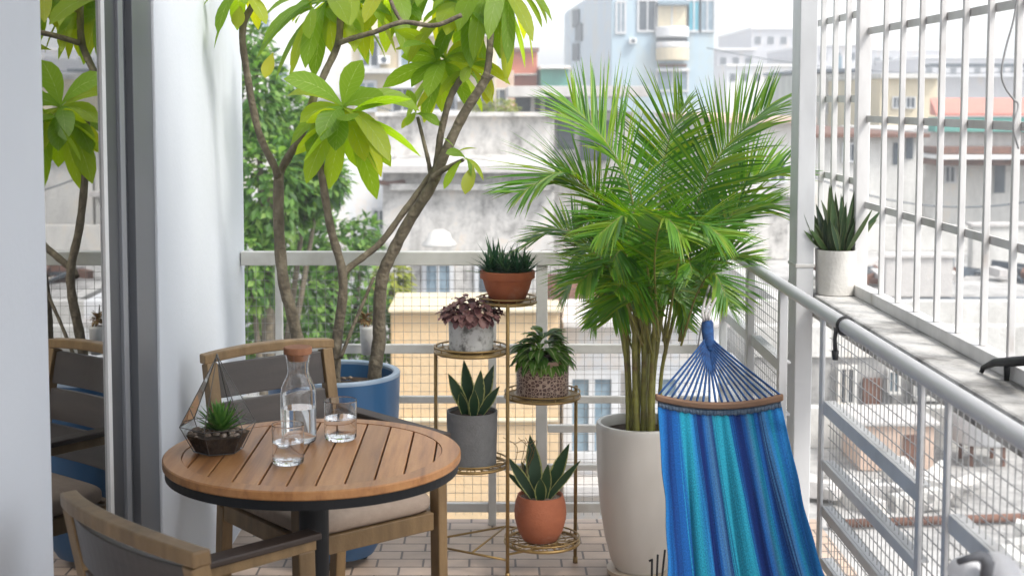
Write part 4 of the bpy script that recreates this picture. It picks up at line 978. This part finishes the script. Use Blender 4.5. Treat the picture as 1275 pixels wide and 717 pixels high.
for k in range(9):
    x = rnd(-.02, .05); m.leaf((x, rnd(-.03, .03), 53 * s), (x * 4 + rnd(-.1, .1), 0, 1), rnd(.17, .225), rnd(.02, .027), (rnd(-.8, .8), -1, .1), droop=-.1, fold=.3, seg=7, prof=spear)
for k in range(9):
    a = rnd(2.4, 4.0); m.leaf((-.03, -.01, 53 * s), (-.8 + rnd(-.2, .2), rnd(-.4, .2), .7), rnd(.07, .11), .02, (0, -1, .4), droop=-.2, fold=.25, seg=6, prof=spear)
m.build('foliage', 'dark_snake_leaf', t, smooth=True)

# ------------------------------------------------------------------ the town beyond
ZG = -13
def bld(name, label, cat, u0, u1, v0, Y, depth, mt, v1=None, roof=None, group=None, xpad=0):
    """a building whose front spans u0..u1 with its top at v0 when seen from the balcony, standing on the ground"""
    a = at(u0, v0, Y); b = at(u1, v0, Y); z1 = a.z
    t = thing(name, label, cat, ((a.x + b.x) / 2, Y, ZG), 0, group)
    w = (b.x - a.x) / 2; zb = 0 if v1 is None else at(u0, v1, Y).z - ZG
    m = MB(); m.box(-w, w, 0, depth, zb, z1 - ZG); o = m.build('wall', mt, t, bevel=.02)
    t['_k'] = 0
    return t
def win(t, u0, u1, v0, v1, Y, mt='window_dark', frame=None, name='window', proud=.04, dep=.0):
    a = at(u0, v0, Y); b = at(u1, v1, Y); c = V(t.location)
    m = MB(); m.box(a.x - c.x, b.x - c.x, -proud, -proud + .03 + dep, b.z - c.z, a.z - c.z); w = m.build(name, mt, t)
    if frame:
        f = .12 * (a.z - b.z) ; f = min(f, .12)
        m = MB(); m.box(a.x - c.x - f, b.x - c.x + f, -proud - .05, -proud - .002, a.z - c.z, a.z - c.z + f); m.box(a.x - c.x - f, b.x - c.x + f, -proud - .09, -proud - .002, b.z - c.z - f, b.z - c.z)
        m.box(a.x - c.x - f, a.x - c.x, -proud - .05, -proud - .002, b.z - c.z + .001, a.z - c.z - .001); m.box(b.x - c.x, b.x - c.x + f, -proud - .05, -proud - .002, b.z - c.z + .001, a.z - c.z - .001)
        xm = (a.x + b.x) / 2 - c.x; m.box(xm - f / 3, xm + f / 3, -proud - .04, -proud - .002, b.z - c.z + .001, a.z - c.z - .001)
        m.build('frame', frame, w)
    return w
def slab(t, u0, u1, v0, v1, Y, out, mt, name='slab', dep=.3):
    a = at(u0, v0, Y); b = at(u1, v1, Y); c = V(t.location)
    m = MB(); m.box(a.x - c.x, b.x - c.x, -out, dep, b.z - c.z, a.z - c.z); return m.build(name, mt, t, bevel=.01)

# low ochre house right behind the railing
o1 = bld('ochre_house', 'low ochre rendered house just beyond the far railing', 'house', 486, 697, 386, 15, 1.1, 'ochre_wall')
slab(o1, 484, 699, 383, 387.5, 15, .1, 'cream_wall', 'coping', 1.2)
slab(o1, 500, 696, 520, 524, 15, .06, 'cream_wall', 'band')
o2 = bld('white_house', 'whitewashed low house with blue tinted windows beside the ochre one', 'house', 700, 905, 374, 15.5, 1.1, 'white_render')
win(o2, 712, 760, 470, 560, 15.5, 'window_blue', 'white_metal'); win(o2, 790, 840, 470, 560, 15.5, 'window_blue', 'white_metal')
slab(o2, 699, 906, 396, 402, 15.5, .35, 'concrete_clean', 'cornice'); slab(o2, 699, 906, 590, 602, 15.5, .5, 'concrete_clean', 'cornice')
# dark solid added for a shadowy blob seen over the ochre roof
tk = thing('roof_form', 'dark rounded form standing in for a shadowy blob at the ochre house', 'shed', (at(716, 388, 15.9).x, 15.9, at(716, 380, 15.9).z - .02))
m = MB(); m.tube([(-.42, 0, .08), (.36, 0, .08)], .30, 18); m.build('roof', 'rust', tk, smooth=True)
m = MB(); m.box(-.40, .34, -.24, .24, -.9, .0); m.build('wall', 'window_dark', tk)

# stained concrete block
g1 = bld('concrete_building', 'big grey rain-stained concrete building beyond the ochre house', 'building', 476, 690, 206, 30, 12, 'stained_concrete')
slab(g1, 474, 692, 205, 214, 30, .5, 'concrete_clean', 'cornice'); slab(g1, 486, 690, 228, 236, 30, .28, 'stained_concrete', 'ledge')
win(g1, 531, 560, 330, 372, 30, 'window_blue', 'white_metal'); win(g1, 596, 622, 330, 372, 30, 'window_dark', 'white_metal')
m = MB(); a = at(547, 306, 29.4) - V(g1.location); m.lathe([(.36, 0), (.36, .05), (.26, .15), (.22, .27), (.10, .34)], a, 24); m.build('roof_dome', 'pale_wall', g1, smooth=True)
m = MB(); a = at(452, 226, 30) - V(g1.location); m.tube(curve([a + V((0, -.2, .1)), a + V((.5, -.2, -.03)), a + V((.9, -.1, 0))], 5), .05, 8); m.build('drain_pipe', 'rust', g1, smooth=True)
g1b = bld('concrete_building', 'upper setback block of stained concrete above the big grey wall', 'building', 470, 690, 141, 36, 10, 'stained_concrete')
slab(g1b, 468, 692, 140, 145, 36, .3, 'stained_concrete', 'coping', .5)
cs = bld('concrete_building', 'open concrete frame with flat roof slab and dark sheets painted for its shaded opening', 'building', 690, 790, 140, 40, 12, 'stained_concrete')
win(cs, 694, 715, 150, 186, 40, 'window_dark'); win(cs, 722, 760, 150, 200, 40, 'window_dark')  # flat dark panels in place of shaded depth below the slab
slab(cs, 632, 800, 108, 121, 40, 1.6, 'concrete_clean', 'roof_slab', 9)
for u in (660, 672, 706, 760):
    slab(cs, u, u + 5, 121.5, 150, 40, .8, 'concrete_clean', 'pillar', -.4)
win(cs, 640, 720, 122, 139, 42, 'window_dark', proud=.1)  # dark sheet standing in for the shade right beneath the slab
# cream apartment block, upper left
cb = bld('apartment_block', 'cream apartment block with dark window and white awning', 'building', 438, 618, 22, 48, 12, 'cream_wall')
win(cb, 490, 512, 112, 139, 48, 'window_dark', 'white_metal'); slab(cb, 488, 517, 94, 110, 48, .8, 'awning_white', 'awning'); win(cb, 446, 466, 104, 136, 48, 'window_blue', 'white_metal')
win(cb, 540, 566, 108, 136, 48, 'window_dark', 'white_metal'); win(cb, 584, 612, 112, 138, 48, 'window_dark', 'white_metal')
slab(cb, 436, 620, 86, 92, 48, .5, 'pale_wall', 'balcony_slab'); slab(cb, 436, 620, 40, 46, 48, .5, 'pale_wall', 'balcony_slab')
win(cb, 452, 470, 52, 82, 48, 'window_dark', 'white_metal'); win(cb, 500, 524, 52, 82, 48, 'window_blue', 'white_metal')
rd = bld('brick_building', 'red painted building with teal shed next to it beyond the flat slab', 'building', 634, 669, 62, 62, 9, 'brick_red_wall')
slab(rd, 632, 671, 60, 65, 62, .3, 'rust', 'coping', .5); slab(rd, 634, 669, 92, 94, 62, .4, 'pale_wall', 'band')
ts = bld('teal_shed', 'pale teal clad shed between the red building and the blue tower', 'shed', 674, 708, 84, 60, 8, 'teal_sheet')
slab(ts, 672, 710, 82, 86, 60, .4, 'white_render', 'roof_edge', 8)
pc_ = bld('peach_building', 'narrow peach coloured building below the red one', 'building', 600, 640, 88, 56, 8, 'peach_wall')
win(pc_, 612, 630, 112, 130, 56, 'window_dark', 'white_metal')

# light blue tower
tw = bld('apartment_tower', 'tall pale blue apartment tower with glazed corner bays', 'tower', 762, 890, -38, 78, 9, 'light_blue_wall')
a = at(762, 0, 78); zt_ = at(762, -22, 78).z
m = MB(); c = V(tw.location)
x1 = at(762, 0, 78).x - c.x - .002; x0 = at(706, 0, 84).x - c.x
vs = [(x1, 0.2, 0), (x0, 6, 0), (x0, 9, 0), (x1, 9, 0)]
m.add([V(v) for v in vs] + [V(v) + V((0, 0, zt_ - ZG - (1.2 if i in (1, 2) else 0))) for i, v in enumerate(vs)], [(0, 1, 5, 4), (1, 2, 6, 5), (2, 3, 7, 6), (3, 0, 4, 7), (4, 5, 6, 7)]); m.build('side_wall', 'blue_white_wall', tw)
win(tw, 769, 777, 4, 40, 78, 'window_blue', 'white_metal'); 
win(tw, 796, 816, 2, 38, 78, 'window_dark', 'white_metal'); win(tw, 818, 855, 8, 34, 78, 'cream_wall', 'white_metal'); win(tw, 858, 870, 2, 38, 78, 'curtain_teal', 'white_metal'); win(tw, 873, 888, 2, 38, 78, 'window_blue', 'white_metal')
slab(tw, 818, 857, 3, 7, 78, .6, 'window_blue', 'lintel')
def bal(v0, v1, mt):
    a = at(816, v0, 78); b = at(857, v1, 78); c = V(tw.location); m = MB(); r = (b.x - a.x) / 2
    pts = [((a.x + b.x) / 2 - c.x + r * math.cos(R(k)), -.2 - .9 * abs(math.sin(R(k)))) for k in range(180, 361, 12)]
    n = len(pts); m.add([(x, y, b.z - c.z) for x, y in pts] + [(x, y, a.z - c.z) for x, y in pts], [(i, i + 1, n + i + 1, n + i) for i in range(n - 1)] + [tuple(range(n))[::-1], tuple(range(n, 2 * n))]); m.build('balcony', mt, tw, bevel=.05)
bal(34, 47, 'awning_white'); bal(53, 60, 'white_render'); bal(60.3, 76, 'cream_wall')
win(tw, 817, 856, 47.5, 52.6, 78, 'window_dark'); win(tw, 819, 855, 80, 84, 78, 'rust'); win(tw, 819, 855, 90, 112, 78, 'window_blue', 'white_metal')
slab(tw, 817, 857, 86, 89, 78, .5, 'white_render', 'balcony_slab')
slab(tw, 760, 892, -40, -30, 78, .5, 'white_render', 'parapet', 9)
for v0 in (18, 36, 60):
    a = at(716, v0, 82); c = V(tw.location); m = MB(); d = V((x0 - x1, 5.8, 0)).normalized(); nn = V((-d.y, d.x, 0)) * -1
    p = V((x0, 6, a.z - c.z)) - d * (1.0 + .4 * (v0 == 36)); q = p - d * .9
    m.bar(p - V((0, 0, .2)), q - V((0, 0, .2)), .2, 1.0); m.build('window', 'window_dark', tw)
for v0 in (140, 180, 222):
    win(tw, 800, 814, v0, v0 + 24, 78, 'window_blue', 'white_metal'); win(tw, 864, 880, v0, v0 + 24, 78, 'window_blue', 'white_metal')

# far white blocks between tower and column, and beyond the grille
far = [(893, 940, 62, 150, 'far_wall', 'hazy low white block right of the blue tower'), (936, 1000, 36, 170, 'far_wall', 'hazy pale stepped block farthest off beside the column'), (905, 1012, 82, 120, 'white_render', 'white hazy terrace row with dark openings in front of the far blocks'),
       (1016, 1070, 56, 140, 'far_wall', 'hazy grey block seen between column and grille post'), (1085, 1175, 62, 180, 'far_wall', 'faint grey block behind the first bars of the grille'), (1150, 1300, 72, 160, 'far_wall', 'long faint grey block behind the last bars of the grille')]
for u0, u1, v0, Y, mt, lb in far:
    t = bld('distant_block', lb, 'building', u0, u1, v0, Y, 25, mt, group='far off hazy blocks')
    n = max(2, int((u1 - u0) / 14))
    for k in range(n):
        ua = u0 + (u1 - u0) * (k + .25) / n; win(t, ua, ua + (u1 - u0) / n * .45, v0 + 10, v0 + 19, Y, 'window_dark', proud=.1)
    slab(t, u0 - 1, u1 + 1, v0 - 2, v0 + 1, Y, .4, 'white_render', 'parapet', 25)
t = bld('cream_house', 'cream flat roofed house behind the first grille bars', 'house', 1096, 1168, 94, 52, 12, 'cream_wall'); slab(t, 1094, 1170, 92, 98, 52, .4, 'pale_wall', 'roof_slab', 12.4); win(t, 1112, 1120, 122, 134, 52, 'window_dark', 'white_metal'); win(t, 1128, 1138, 122, 134, 52, 'window_dark', 'white_metal')
t = bld('grey_house', 'grey walled house with a blue water tank beyond the narrow grille', 'house', 1008, 1082, 92, 60, 10, 'pale_wall'); slab(t, 1006, 1083, 86, 90, 60, .3, 'window_dark', 'roof_edge', 10); win(t, 1040, 1048, 70, 86, 60, 'window_blue', name='water_tank'); win(t, 1030, 1060, 120, 140, 60, 'window_dark', 'white_metal')
# pink roof house with teal fascia
t = bld('pink_roof_house', 'white house with pink roof, teal awning and red lean-to', 'house', 1152, 1330, 164, 40, 10, 'pale_wall')
a = at(1158, 122, 44); b = at(1330, 122, 44); c = V(t.location); a2 = at(1160, 141, 40)
m = MB(); m.add([(a2.x - c.x, -.4, a2.z - c.z), (b.x - c.x, -.4, a2.z - c.z), (b.x - c.x, 4, a.z - c.z), (a.x - c.x, 4, a.z - c.z), (a2.x - c.x, -.4, a2.z - c.z - .08), (b.x - c.x, -.4, a2.z - c.z - .08), (b.x - c.x, 4, a2.z - c.z - .08), (a.x - c.x, 4, a2.z - c.z - .08)], [(0, 1, 2, 3), (0, 4, 5, 1), (1, 5, 6, 2), (2, 6, 7, 3), (3, 7, 4, 0), (4, 7, 6, 5)]); m.build('roof', 'pink_roof', t)
slab(t, 1160, 1330, 146, 164, 40, .35, 'teal_sheet', 'awning'); slab(t, 1150, 1330, 182, 190, 40, 1.2, 'rust', 'lean_to_roof'); slab(t, 1148, 1330, 191, 196, 40, 1.5, 'white_render', 'gutter'); slab(t, 1150, 1260, 197, 204, 40, 1.1, 'rust', 'beam')
win(t, 1177, 1187, 208, 226, 40, 'window_dark', 'white_metal'); win(t, 1238, 1250, 206, 240, 40, 'window_dark', proud=.06)
bm = bld('roof_form', 'shed with thin dark beam and flat roof above the pink roofs', 'shed', 1154, 1330, 96, 75, 6, 'far_wall'); slab(bm, 1152, 1330, 80, 84.5, 75, 1.2, 'window_dark', 'beam', .2)
# middle houses right of the palm
t = bld('pale_house', 'pale grey house with orange tiled edge right of the palm', 'house', 892, 1010, 152, 34, 12, 'pale_wall'); slab(t, 890, 1012, 146, 153, 34, .4, 'peach_wall', 'roof_edge', 12.3); win(t, 960, 976, 200, 225, 34, 'window_dark', 'white_metal'); win(t, 915, 930, 200, 225, 34, 'window_dark', 'white_metal'); slab(t, 892, 1010, 238, 244, 34, .4, 'concrete_clean', 'ledge')
t = bld('pale_house', 'whitewashed stepped house seen through the narrow grille panel', 'house', 1012, 1150, 170, 34, 12, 'pale_wall'); slab(t, 1010, 1152, 166, 171, 34, .4, 'rust', 'roof_edge', 12.3); win(t, 1112, 1122, 178, 205, 34, 'window_dark'); win(t, 1128, 1136, 168, 198, 34, 'window_dark'); win(t, 1050, 1066, 180, 200, 34, 'window_dark', 'white_metal')
# roof terraces below the ledge
def terrace(label, x0, x1, y0, y1, z, mt, par=.5):
    t = thing('roof_terrace', label, 'rooftop', ((x0 + x1) / 2, y0, ZG), 0, 'flat rooftops below the balcony')
    w = (x1 - x0) / 2; d = y1 - y0; h = z - ZG
    m = MB(); m.box(-w, w, 0, d, 0, h); m.build('wall', mt, t, bevel=.02)
    for n, (a, b, e, f) in (('parapet', (-w - .05, w + .05, -.05, .15)), ('parapet', (-w - .05, w + .05, d - .15, d + .05)), ('parapet', (-w - .05, -w + .15, .151, d - .151)), ('parapet', (w - .15, w + .05, .151, d - .151))):
        m = MB(); m.box(a, b, e, f, h + .003, h + par); m.build(n, 'pale_wall', t, bevel=.01)
    return t
t1 = terrace('pale flat rooftop with low parapet nearest below the ledge', 2.5, 9.5, 9, 17, -2.6, 'roof_slab')
t2 = terrace('wide whitewashed rooftop in front of the pink roofed house', 4.2, 20, 20, 33, -1.9, 'roof_slab', .6)
t3 = terrace('small rooftop with a peach stair house behind the mesh', 3.2, 8.5, 17.5, 19.8, -1.6, 'roof_slab', .4)
for ua, ub, va, vb, mt_ in ((1046, 1060, 458, 500, 'window_dark'), (1074, 1096, 470, 520, 'rust'), (1106, 1116, 462, 486, 'window_blue'), (1140, 1170, 456, 492, 'window_dark'), (1200, 1208, 464, 500, 'window_dark')):
    win(t3, ua, ub, va, vb, 17.5, mt_, 'pale_wall' if mt_ != 'rust' else None)
sh = thing('stair_house', 'peach stair house standing on the flat rooftop below the ledge', 'shed', (4.62, 16.2, -2.595)); 
m = MB(); m.box(-.45, .4, -.4, .4, 0, .52); m.build('wall', 'peach_wall', sh, bevel=.01)
m = MB(); m.box(-.5, .45, -.45, .45, .523, .57); m.build('roof', 'concrete_clean', sh, bevel=.01)
m = MB(); m.box(.05, .25, -.43, -.403, 0, .42); m.build('door', 'rust', sh)
for (x, y, lb) in ((5.7, 16.2, 'grey cylindrical water tank next to the peach stair house'), (12.5, 31, 'pale water tank on the whitewashed rooftop')):
    z = -2.595 if x < 9 else -1.895
    wt = thing('water_tank', lb, 'water tank', (x, y, z), 0, 'water tanks on the rooftops')
    m = MB(); m.lathe([(.34, .25), (.36, .28), (.36, .95), (.30, 1.05), (.1, 1.10)], n=24); m.build('tank', 'galvanised', wt, smooth=True)
    for a in (45, 135, 225, 315):
        m = MB(); m.bar((.26 * math.cos(R(a)), .26 * math.sin(R(a)), 0), (.26 * math.cos(R(a)), .26 * math.sin(R(a)), .25), .04, .04); m.build('leg', 'rust', wt)
for k in range(5):
    pp = thing('roof_pipe', ['rusty pipe laid along the nearest rooftop', 'grey pipe crossing the nearest rooftop', 'bent vent pipe standing on the nearest rooftop', 'thin pipe along the rear rooftop parapet', 'dark pipe lying on the whitewashed rooftop'][k], 'pipe', [(4.5, 13.6, -2.54), (6.8, 13, -2.54), (7.6, 15.5, -2.59), (6, 18.2, -1.55), (8.5, 24, -1.83)][k], 0, 'pipes on the rooftops')
    q = [[(-1.2, 0, 0), (1.5, .3, 0)], [(-.3, -2, 0), (.5, 2.2, 0)], [(0, 0, 0), (0, 0, .9), (.25, 0, 1.0)], [(-2, 0, 0), (2.2, .2, 0)], [(-3, 0, 0), (4, .6, 0)]][k]
    m = MB(); m.tube(q, .045, 8); m.build('tube', ['rust', 'galvanised', 'galvanised', 'rust', 'window_dark'][k], pp, smooth=True)

def aircon(t, u, v, Y, wpx, hpx):
    a = at(u, v, Y); b = at(u + wpx, v + hpx, Y); c = V(t.location)
    m = MB(); m.box(a.x - c.x, b.x - c.x, -.38, -.06, b.z - c.z, a.z - c.z); q = m.build('air_conditioner', 'awning_white', t, bevel=.02)
    m = MB(); xm = (a.x + b.x) / 2 - c.x; zm = (a.z + b.z) / 2 - c.z; r = abs(a.z - b.z) * .36
    m.tube([(xm, -.395, zm), (xm, -.381, zm)], r, 18); m.build('fan_grille', 'window_dark', q)
aircon(cb, 472, 70, 48, 14, 10); aircon(cb, 570, 118, 48, 12, 9); aircon(tw, 783, 48, 78, 9, 7)
slab(g1b, 470, 690, 194, 197, 36, .25, 'concrete_clean', 'band')
for (u0, v0, Y0, u1, v1, Y1, sag, lb) in ((440, 120, 40, 700, 150, 40, .5, 'dark sagging power cable across the grey concrete building'), (880, 60, 60, 1330, 84, 60, .6, 'thin black power cable crossing behind the grille near the far blocks'),
                                       (1000, 215, 30, 1330, 240, 30, .5, 'lower sagging cable crossing in front of the pink roofed house')):
    a = at(u0, v0, Y0); b = at(u1, v1, Y1)
    m = MB(); m.tube([a.lerp(b, k / 16) - V((0, 0, sag * 4 * (k / 16) * (1 - k / 16))) for k in range(17)], .018, 5); tag(m.build('overhead_cable', 'window_dark', smooth=True), lb, 'cable')
def heap(label, loc, n, spread, mts, cat='rubble heap'):
    t = thing('rubble_heap', label, cat, loc, 0); t['kind'] = 'stuff'
    for mi, mt in enumerate(mts):
        m = MB()
        for k in range(n):
            x, y = rnd(-spread, spread), rnd(-spread * .5, spread * .5); L, w_, h_ = rnd(.1, .5), rnd(.06, .2), rnd(.04, .22); a = rnd(0, 3.1); z = rnd(.02, .16)
            m.bar((x - L * math.cos(a), y - L * math.sin(a), z), (x + L * math.cos(a), y + L * math.sin(a), z + rnd(-.02, .12)), w_, h_)
        m.build(['boards', 'blocks', 'scraps'][mi], mt, t)
heap('heap of grey boards and blocks on the nearest rooftop under the ledge', (4.2, 14.6, -2.59), 9, .8, ['concrete_clean', 'pale_wall', 'stained_concrete'])
heap('scattered broken blocks and planks along the whitewashed rooftop', (8.4, 27.5, -1.89), 16, 2.2, ['concrete_clean', 'rust', 'window_dark'])
heap('small heap of dark scrap by the rear rooftop parapet', (6.0, 21.8, -1.89), 14, 1.1, ['concrete_clean', 'window_dark', 'rust'])
heap('strewn pale boards at the nearer rooftop edge under the mesh rail', (5.6, 12.4, -2.59), 8, 1.0, ['pale_wall', 'concrete_clean', 'stained_concrete'])
for (x, y, z, w_, h_, mt, lb) in ((7.6, 25, -1.89, 1.2, .7, 'concrete_clean', 'grey block parapet standing on the whitewashed rooftop'), (11.0, 29, -1.89, 2.2, .9, 'pale_wall', 'pale low roof wall in front of the pink roofed house'), (5.6, 31, -1.89, 1.8, 1.0, 'stained_concrete', 'dark stained low wall at the left of the whitewashed rooftop')):
    t = thing('roof_wall', lb, 'wall', (x, y, z)); m = MB(); m.box(-w_ / 2, w_ / 2, 0, .3, .003, h_); m.build('wall', mt, t, bevel=.01); m = MB(); m.box(-w_ / 2 - .05, w_ / 2 + .05, -.05, .35, h_ + .002, h_ + .07); m.build('coping', 'concrete_clean', t, bevel=.01)

# white block behind the tree at the left
t = bld('white_building', 'white building with small blue windows behind the leafy tree', 'building', 250, 436, -60, 58, 12, 'white_render')
win(t, 319, 335, 16, 37, 58, 'window_blue', 'white_metal'); win(t, 347, 358, 82, 101, 58, 'window_blue', 'white_metal'); win(t, 384, 396, 20, 40, 58, 'window_blue', 'white_metal'); win(t, 404, 416, 150, 172, 58, 'window_blue', 'white_metal')
slab(t, 248, 438, 118, 124, 58, .4, 'pale_wall', 'band')
t = bld('white_building', 'white gable wall between leafy tree and grey concrete building', 'building', 400, 482, 196, 34, 10, 'white_render')
win(t, 466, 478, 262, 285, 34, 'window_dark', 'white_metal')

# ------------------------------------------------------------------ trees beyond the railing
def tree(label, blobs, Y, n, leafL, mt, trunk_u, cat='tree', name='leafy_tree'):
    bu = at(trunk_u, 300, Y).x
    t = thing(name, label, cat, (bu, Y, ZG), 0); c = V(t.location); m = MB()
    tot = sum(b[2] * b[3] for b in blobs)
    for u, v, ru, rv, dy in blobs:
        o = at(u, v, Y + dy) - c; rx = ru * Y / F; rz = rv * Y / F; ry = (rx + rz) / 2
        for k in range(int(n * ru * rv / tot)):
            d = V((random.gauss(0, 1), random.gauss(0, 1), random.gauss(0, 1))).normalized(); r = rnd(.35, 1) ** .6
            if math.sin(d.x * 7 + u) * math.sin(d.z * 8 + v) * math.sin(d.y * 6) > .2: continue
            p = o + V((d.x * rx, d.y * ry, d.z * rz)) * r
            dd = (d + V((rnd(-.8, .8), rnd(-.8, .8), rnd(-.9, .3)))).normalized()
            m.leaf(p, dd, leafL * rnd(.6, 1.3), leafL * rnd(.4, .6), (d + V((0, 0, .8))), droop=.5, fold=.2, seg=2)
    m.build('crown', mt, t, smooth=False)
    top = at(blobs[0][0], blobs[0][1], Y) - c
    mm = MB(); pts = curve([(0, 0, 0), (.1, 0, top.z * .4), (top.x * .3, .05, top.z * .75), top], 5); mm.tube(pts, [.16 * (1 - .8 * i / len(pts)) for i in range(len(pts))], 10)
    tr_ = mm.build('trunk', 'bark', t, smooth=True)
    for b in blobs[1:]:
        q = at(b[0], b[1], Y + b[4]) - c; p = V(pts[int(len(pts) * .72)]); mm = MB(); mm.tube(curve([p, p.lerp(q, .5) + V((0, 0, -.1)), q], 4), [.05 * (1 - .08 * i) for i in range(9)], 7); mm.build('limb', 'bark', t, smooth=True)
tree('tall leafy green tree close behind the far railing next to the house wall', [(335, 235, 62, 75, 0), (322, 120, 32, 70, .3), (385, 215, 42, 60, .4), (360, 150, 40, 50, .8), (400, 225, 36, 40, .2), (312, 330, 40, 60, -.3), (318, 55, 18, 34, .6)], 14, 7000, .12, 'tree_leaf', 330)
tree('rounder light green tree lower down behind the far railing', [(420, 305, 52, 40, 0), (360, 370, 70, 60, -.4), (430, 370, 55, 50, .3), (380, 300, 45, 36, .2), (318, 410, 45, 60, -.6), (455, 290, 20, 22, .2), (470, 420, 30, 60, 0), (390, 450, 70, 60, 0)], 15.5, 7000, .12, 'tree_leaf', 400)
tree('yellow green bush at the corner of the ochre house', [(488, 352, 26, 34, 0), (500, 372, 18, 22, .2)], 18, 1100, .11, 'yellow_leaf', 488, 'bush', 'leafy_bush')
tree('yellow flowering shrub on top of the stained concrete wall', [(622, 135, 26, 10, 0), (600, 137, 14, 7, .2)], 38, 700, .14, 'yellow_leaf', 620, 'bush', 'leafy_bush')

# ------------------------------------------------------------------ sky, sun, camera
w = bpy.data.worlds.new('World'); scene.world = w; w.use_nodes = True
nt = w.node_tree; bg = nt.nodes['Background']
sky = nt.nodes.new('ShaderNodeTexSky'); sky.sky_type = 'NISHITA'; sky.sun_disc = False
SE, SA = R(52), R(128)                     # elevation, compass bearing from +Y clockwise
sky.sun_elevation = SE; sky.sun_rotation = SA; sky.air_density = 1.0; sky.dust_density = 1.6; sky.ozone_density = 1.0
hs = nt.nodes.new('ShaderNodeHueSaturation'); hs.inputs['Saturation'].default_value = .24   # thin overcast: a greyer sky
nt.links.new(sky.outputs[0], hs.inputs['Color']); nt.links.new(hs.outputs[0], bg.inputs[0]); bg.inputs[1].default_value = .15
sl = bpy.data.lights.new('sun', 'SUN'); sl.energy = 1.5; sl.angle = R(16); sl.color = (1, .955, .89)
so = bpy.data.objects.new('sun', sl); col.objects.link(so)
dv = V((math.sin(SA) * math.cos(SE), math.cos(SA) * math.cos(SE), math.sin(SE)))
so.rotation_euler = dv.to_track_quat('Z', 'Y').to_euler(); so.location = (3, -2, 8)
cam = bpy.data.cameras.new('camera'); co = bpy.data.objects.new('camera', cam); col.objects.link(co)
cam.sensor_width = 36; cam.lens = 36 * F / 1275; cam.shift_x = (637.5 - U0) / 1275; cam.shift_y = -(358.5 - V0) / 1275
co.location = (0, 0, H); co.rotation_euler = (R(90) - P, 0, 0); cam.clip_start = .05; cam.clip_end = 6000
cam.dof.use_dof = True; cam.dof.focus_distance = 4.1; cam.dof.aperture_fstop = 5.6
scene.camera = co
vs_ = scene.view_settings; vs_.view_transform = 'Standard'; vs_.look = 'None'; vs_.exposure = 1.42; vs_.gamma = 1; vs_.use_curve_mapping = False
cy = scene.cycles
cy.use_denoising = True; cy.denoiser = 'OPENIMAGEDENOISE'; cy.max_bounces = 24; cy.diffuse_bounces = 4; cy.glossy_bounces = 4; cy.transmission_bounces = 20; cy.transparent_max_bounces = 16
cy.sample_clamp_indirect = 6; cy.caustics_reflective = False
for o in list(bpy.data.objects):
    if '_k' in o: del o['_k']
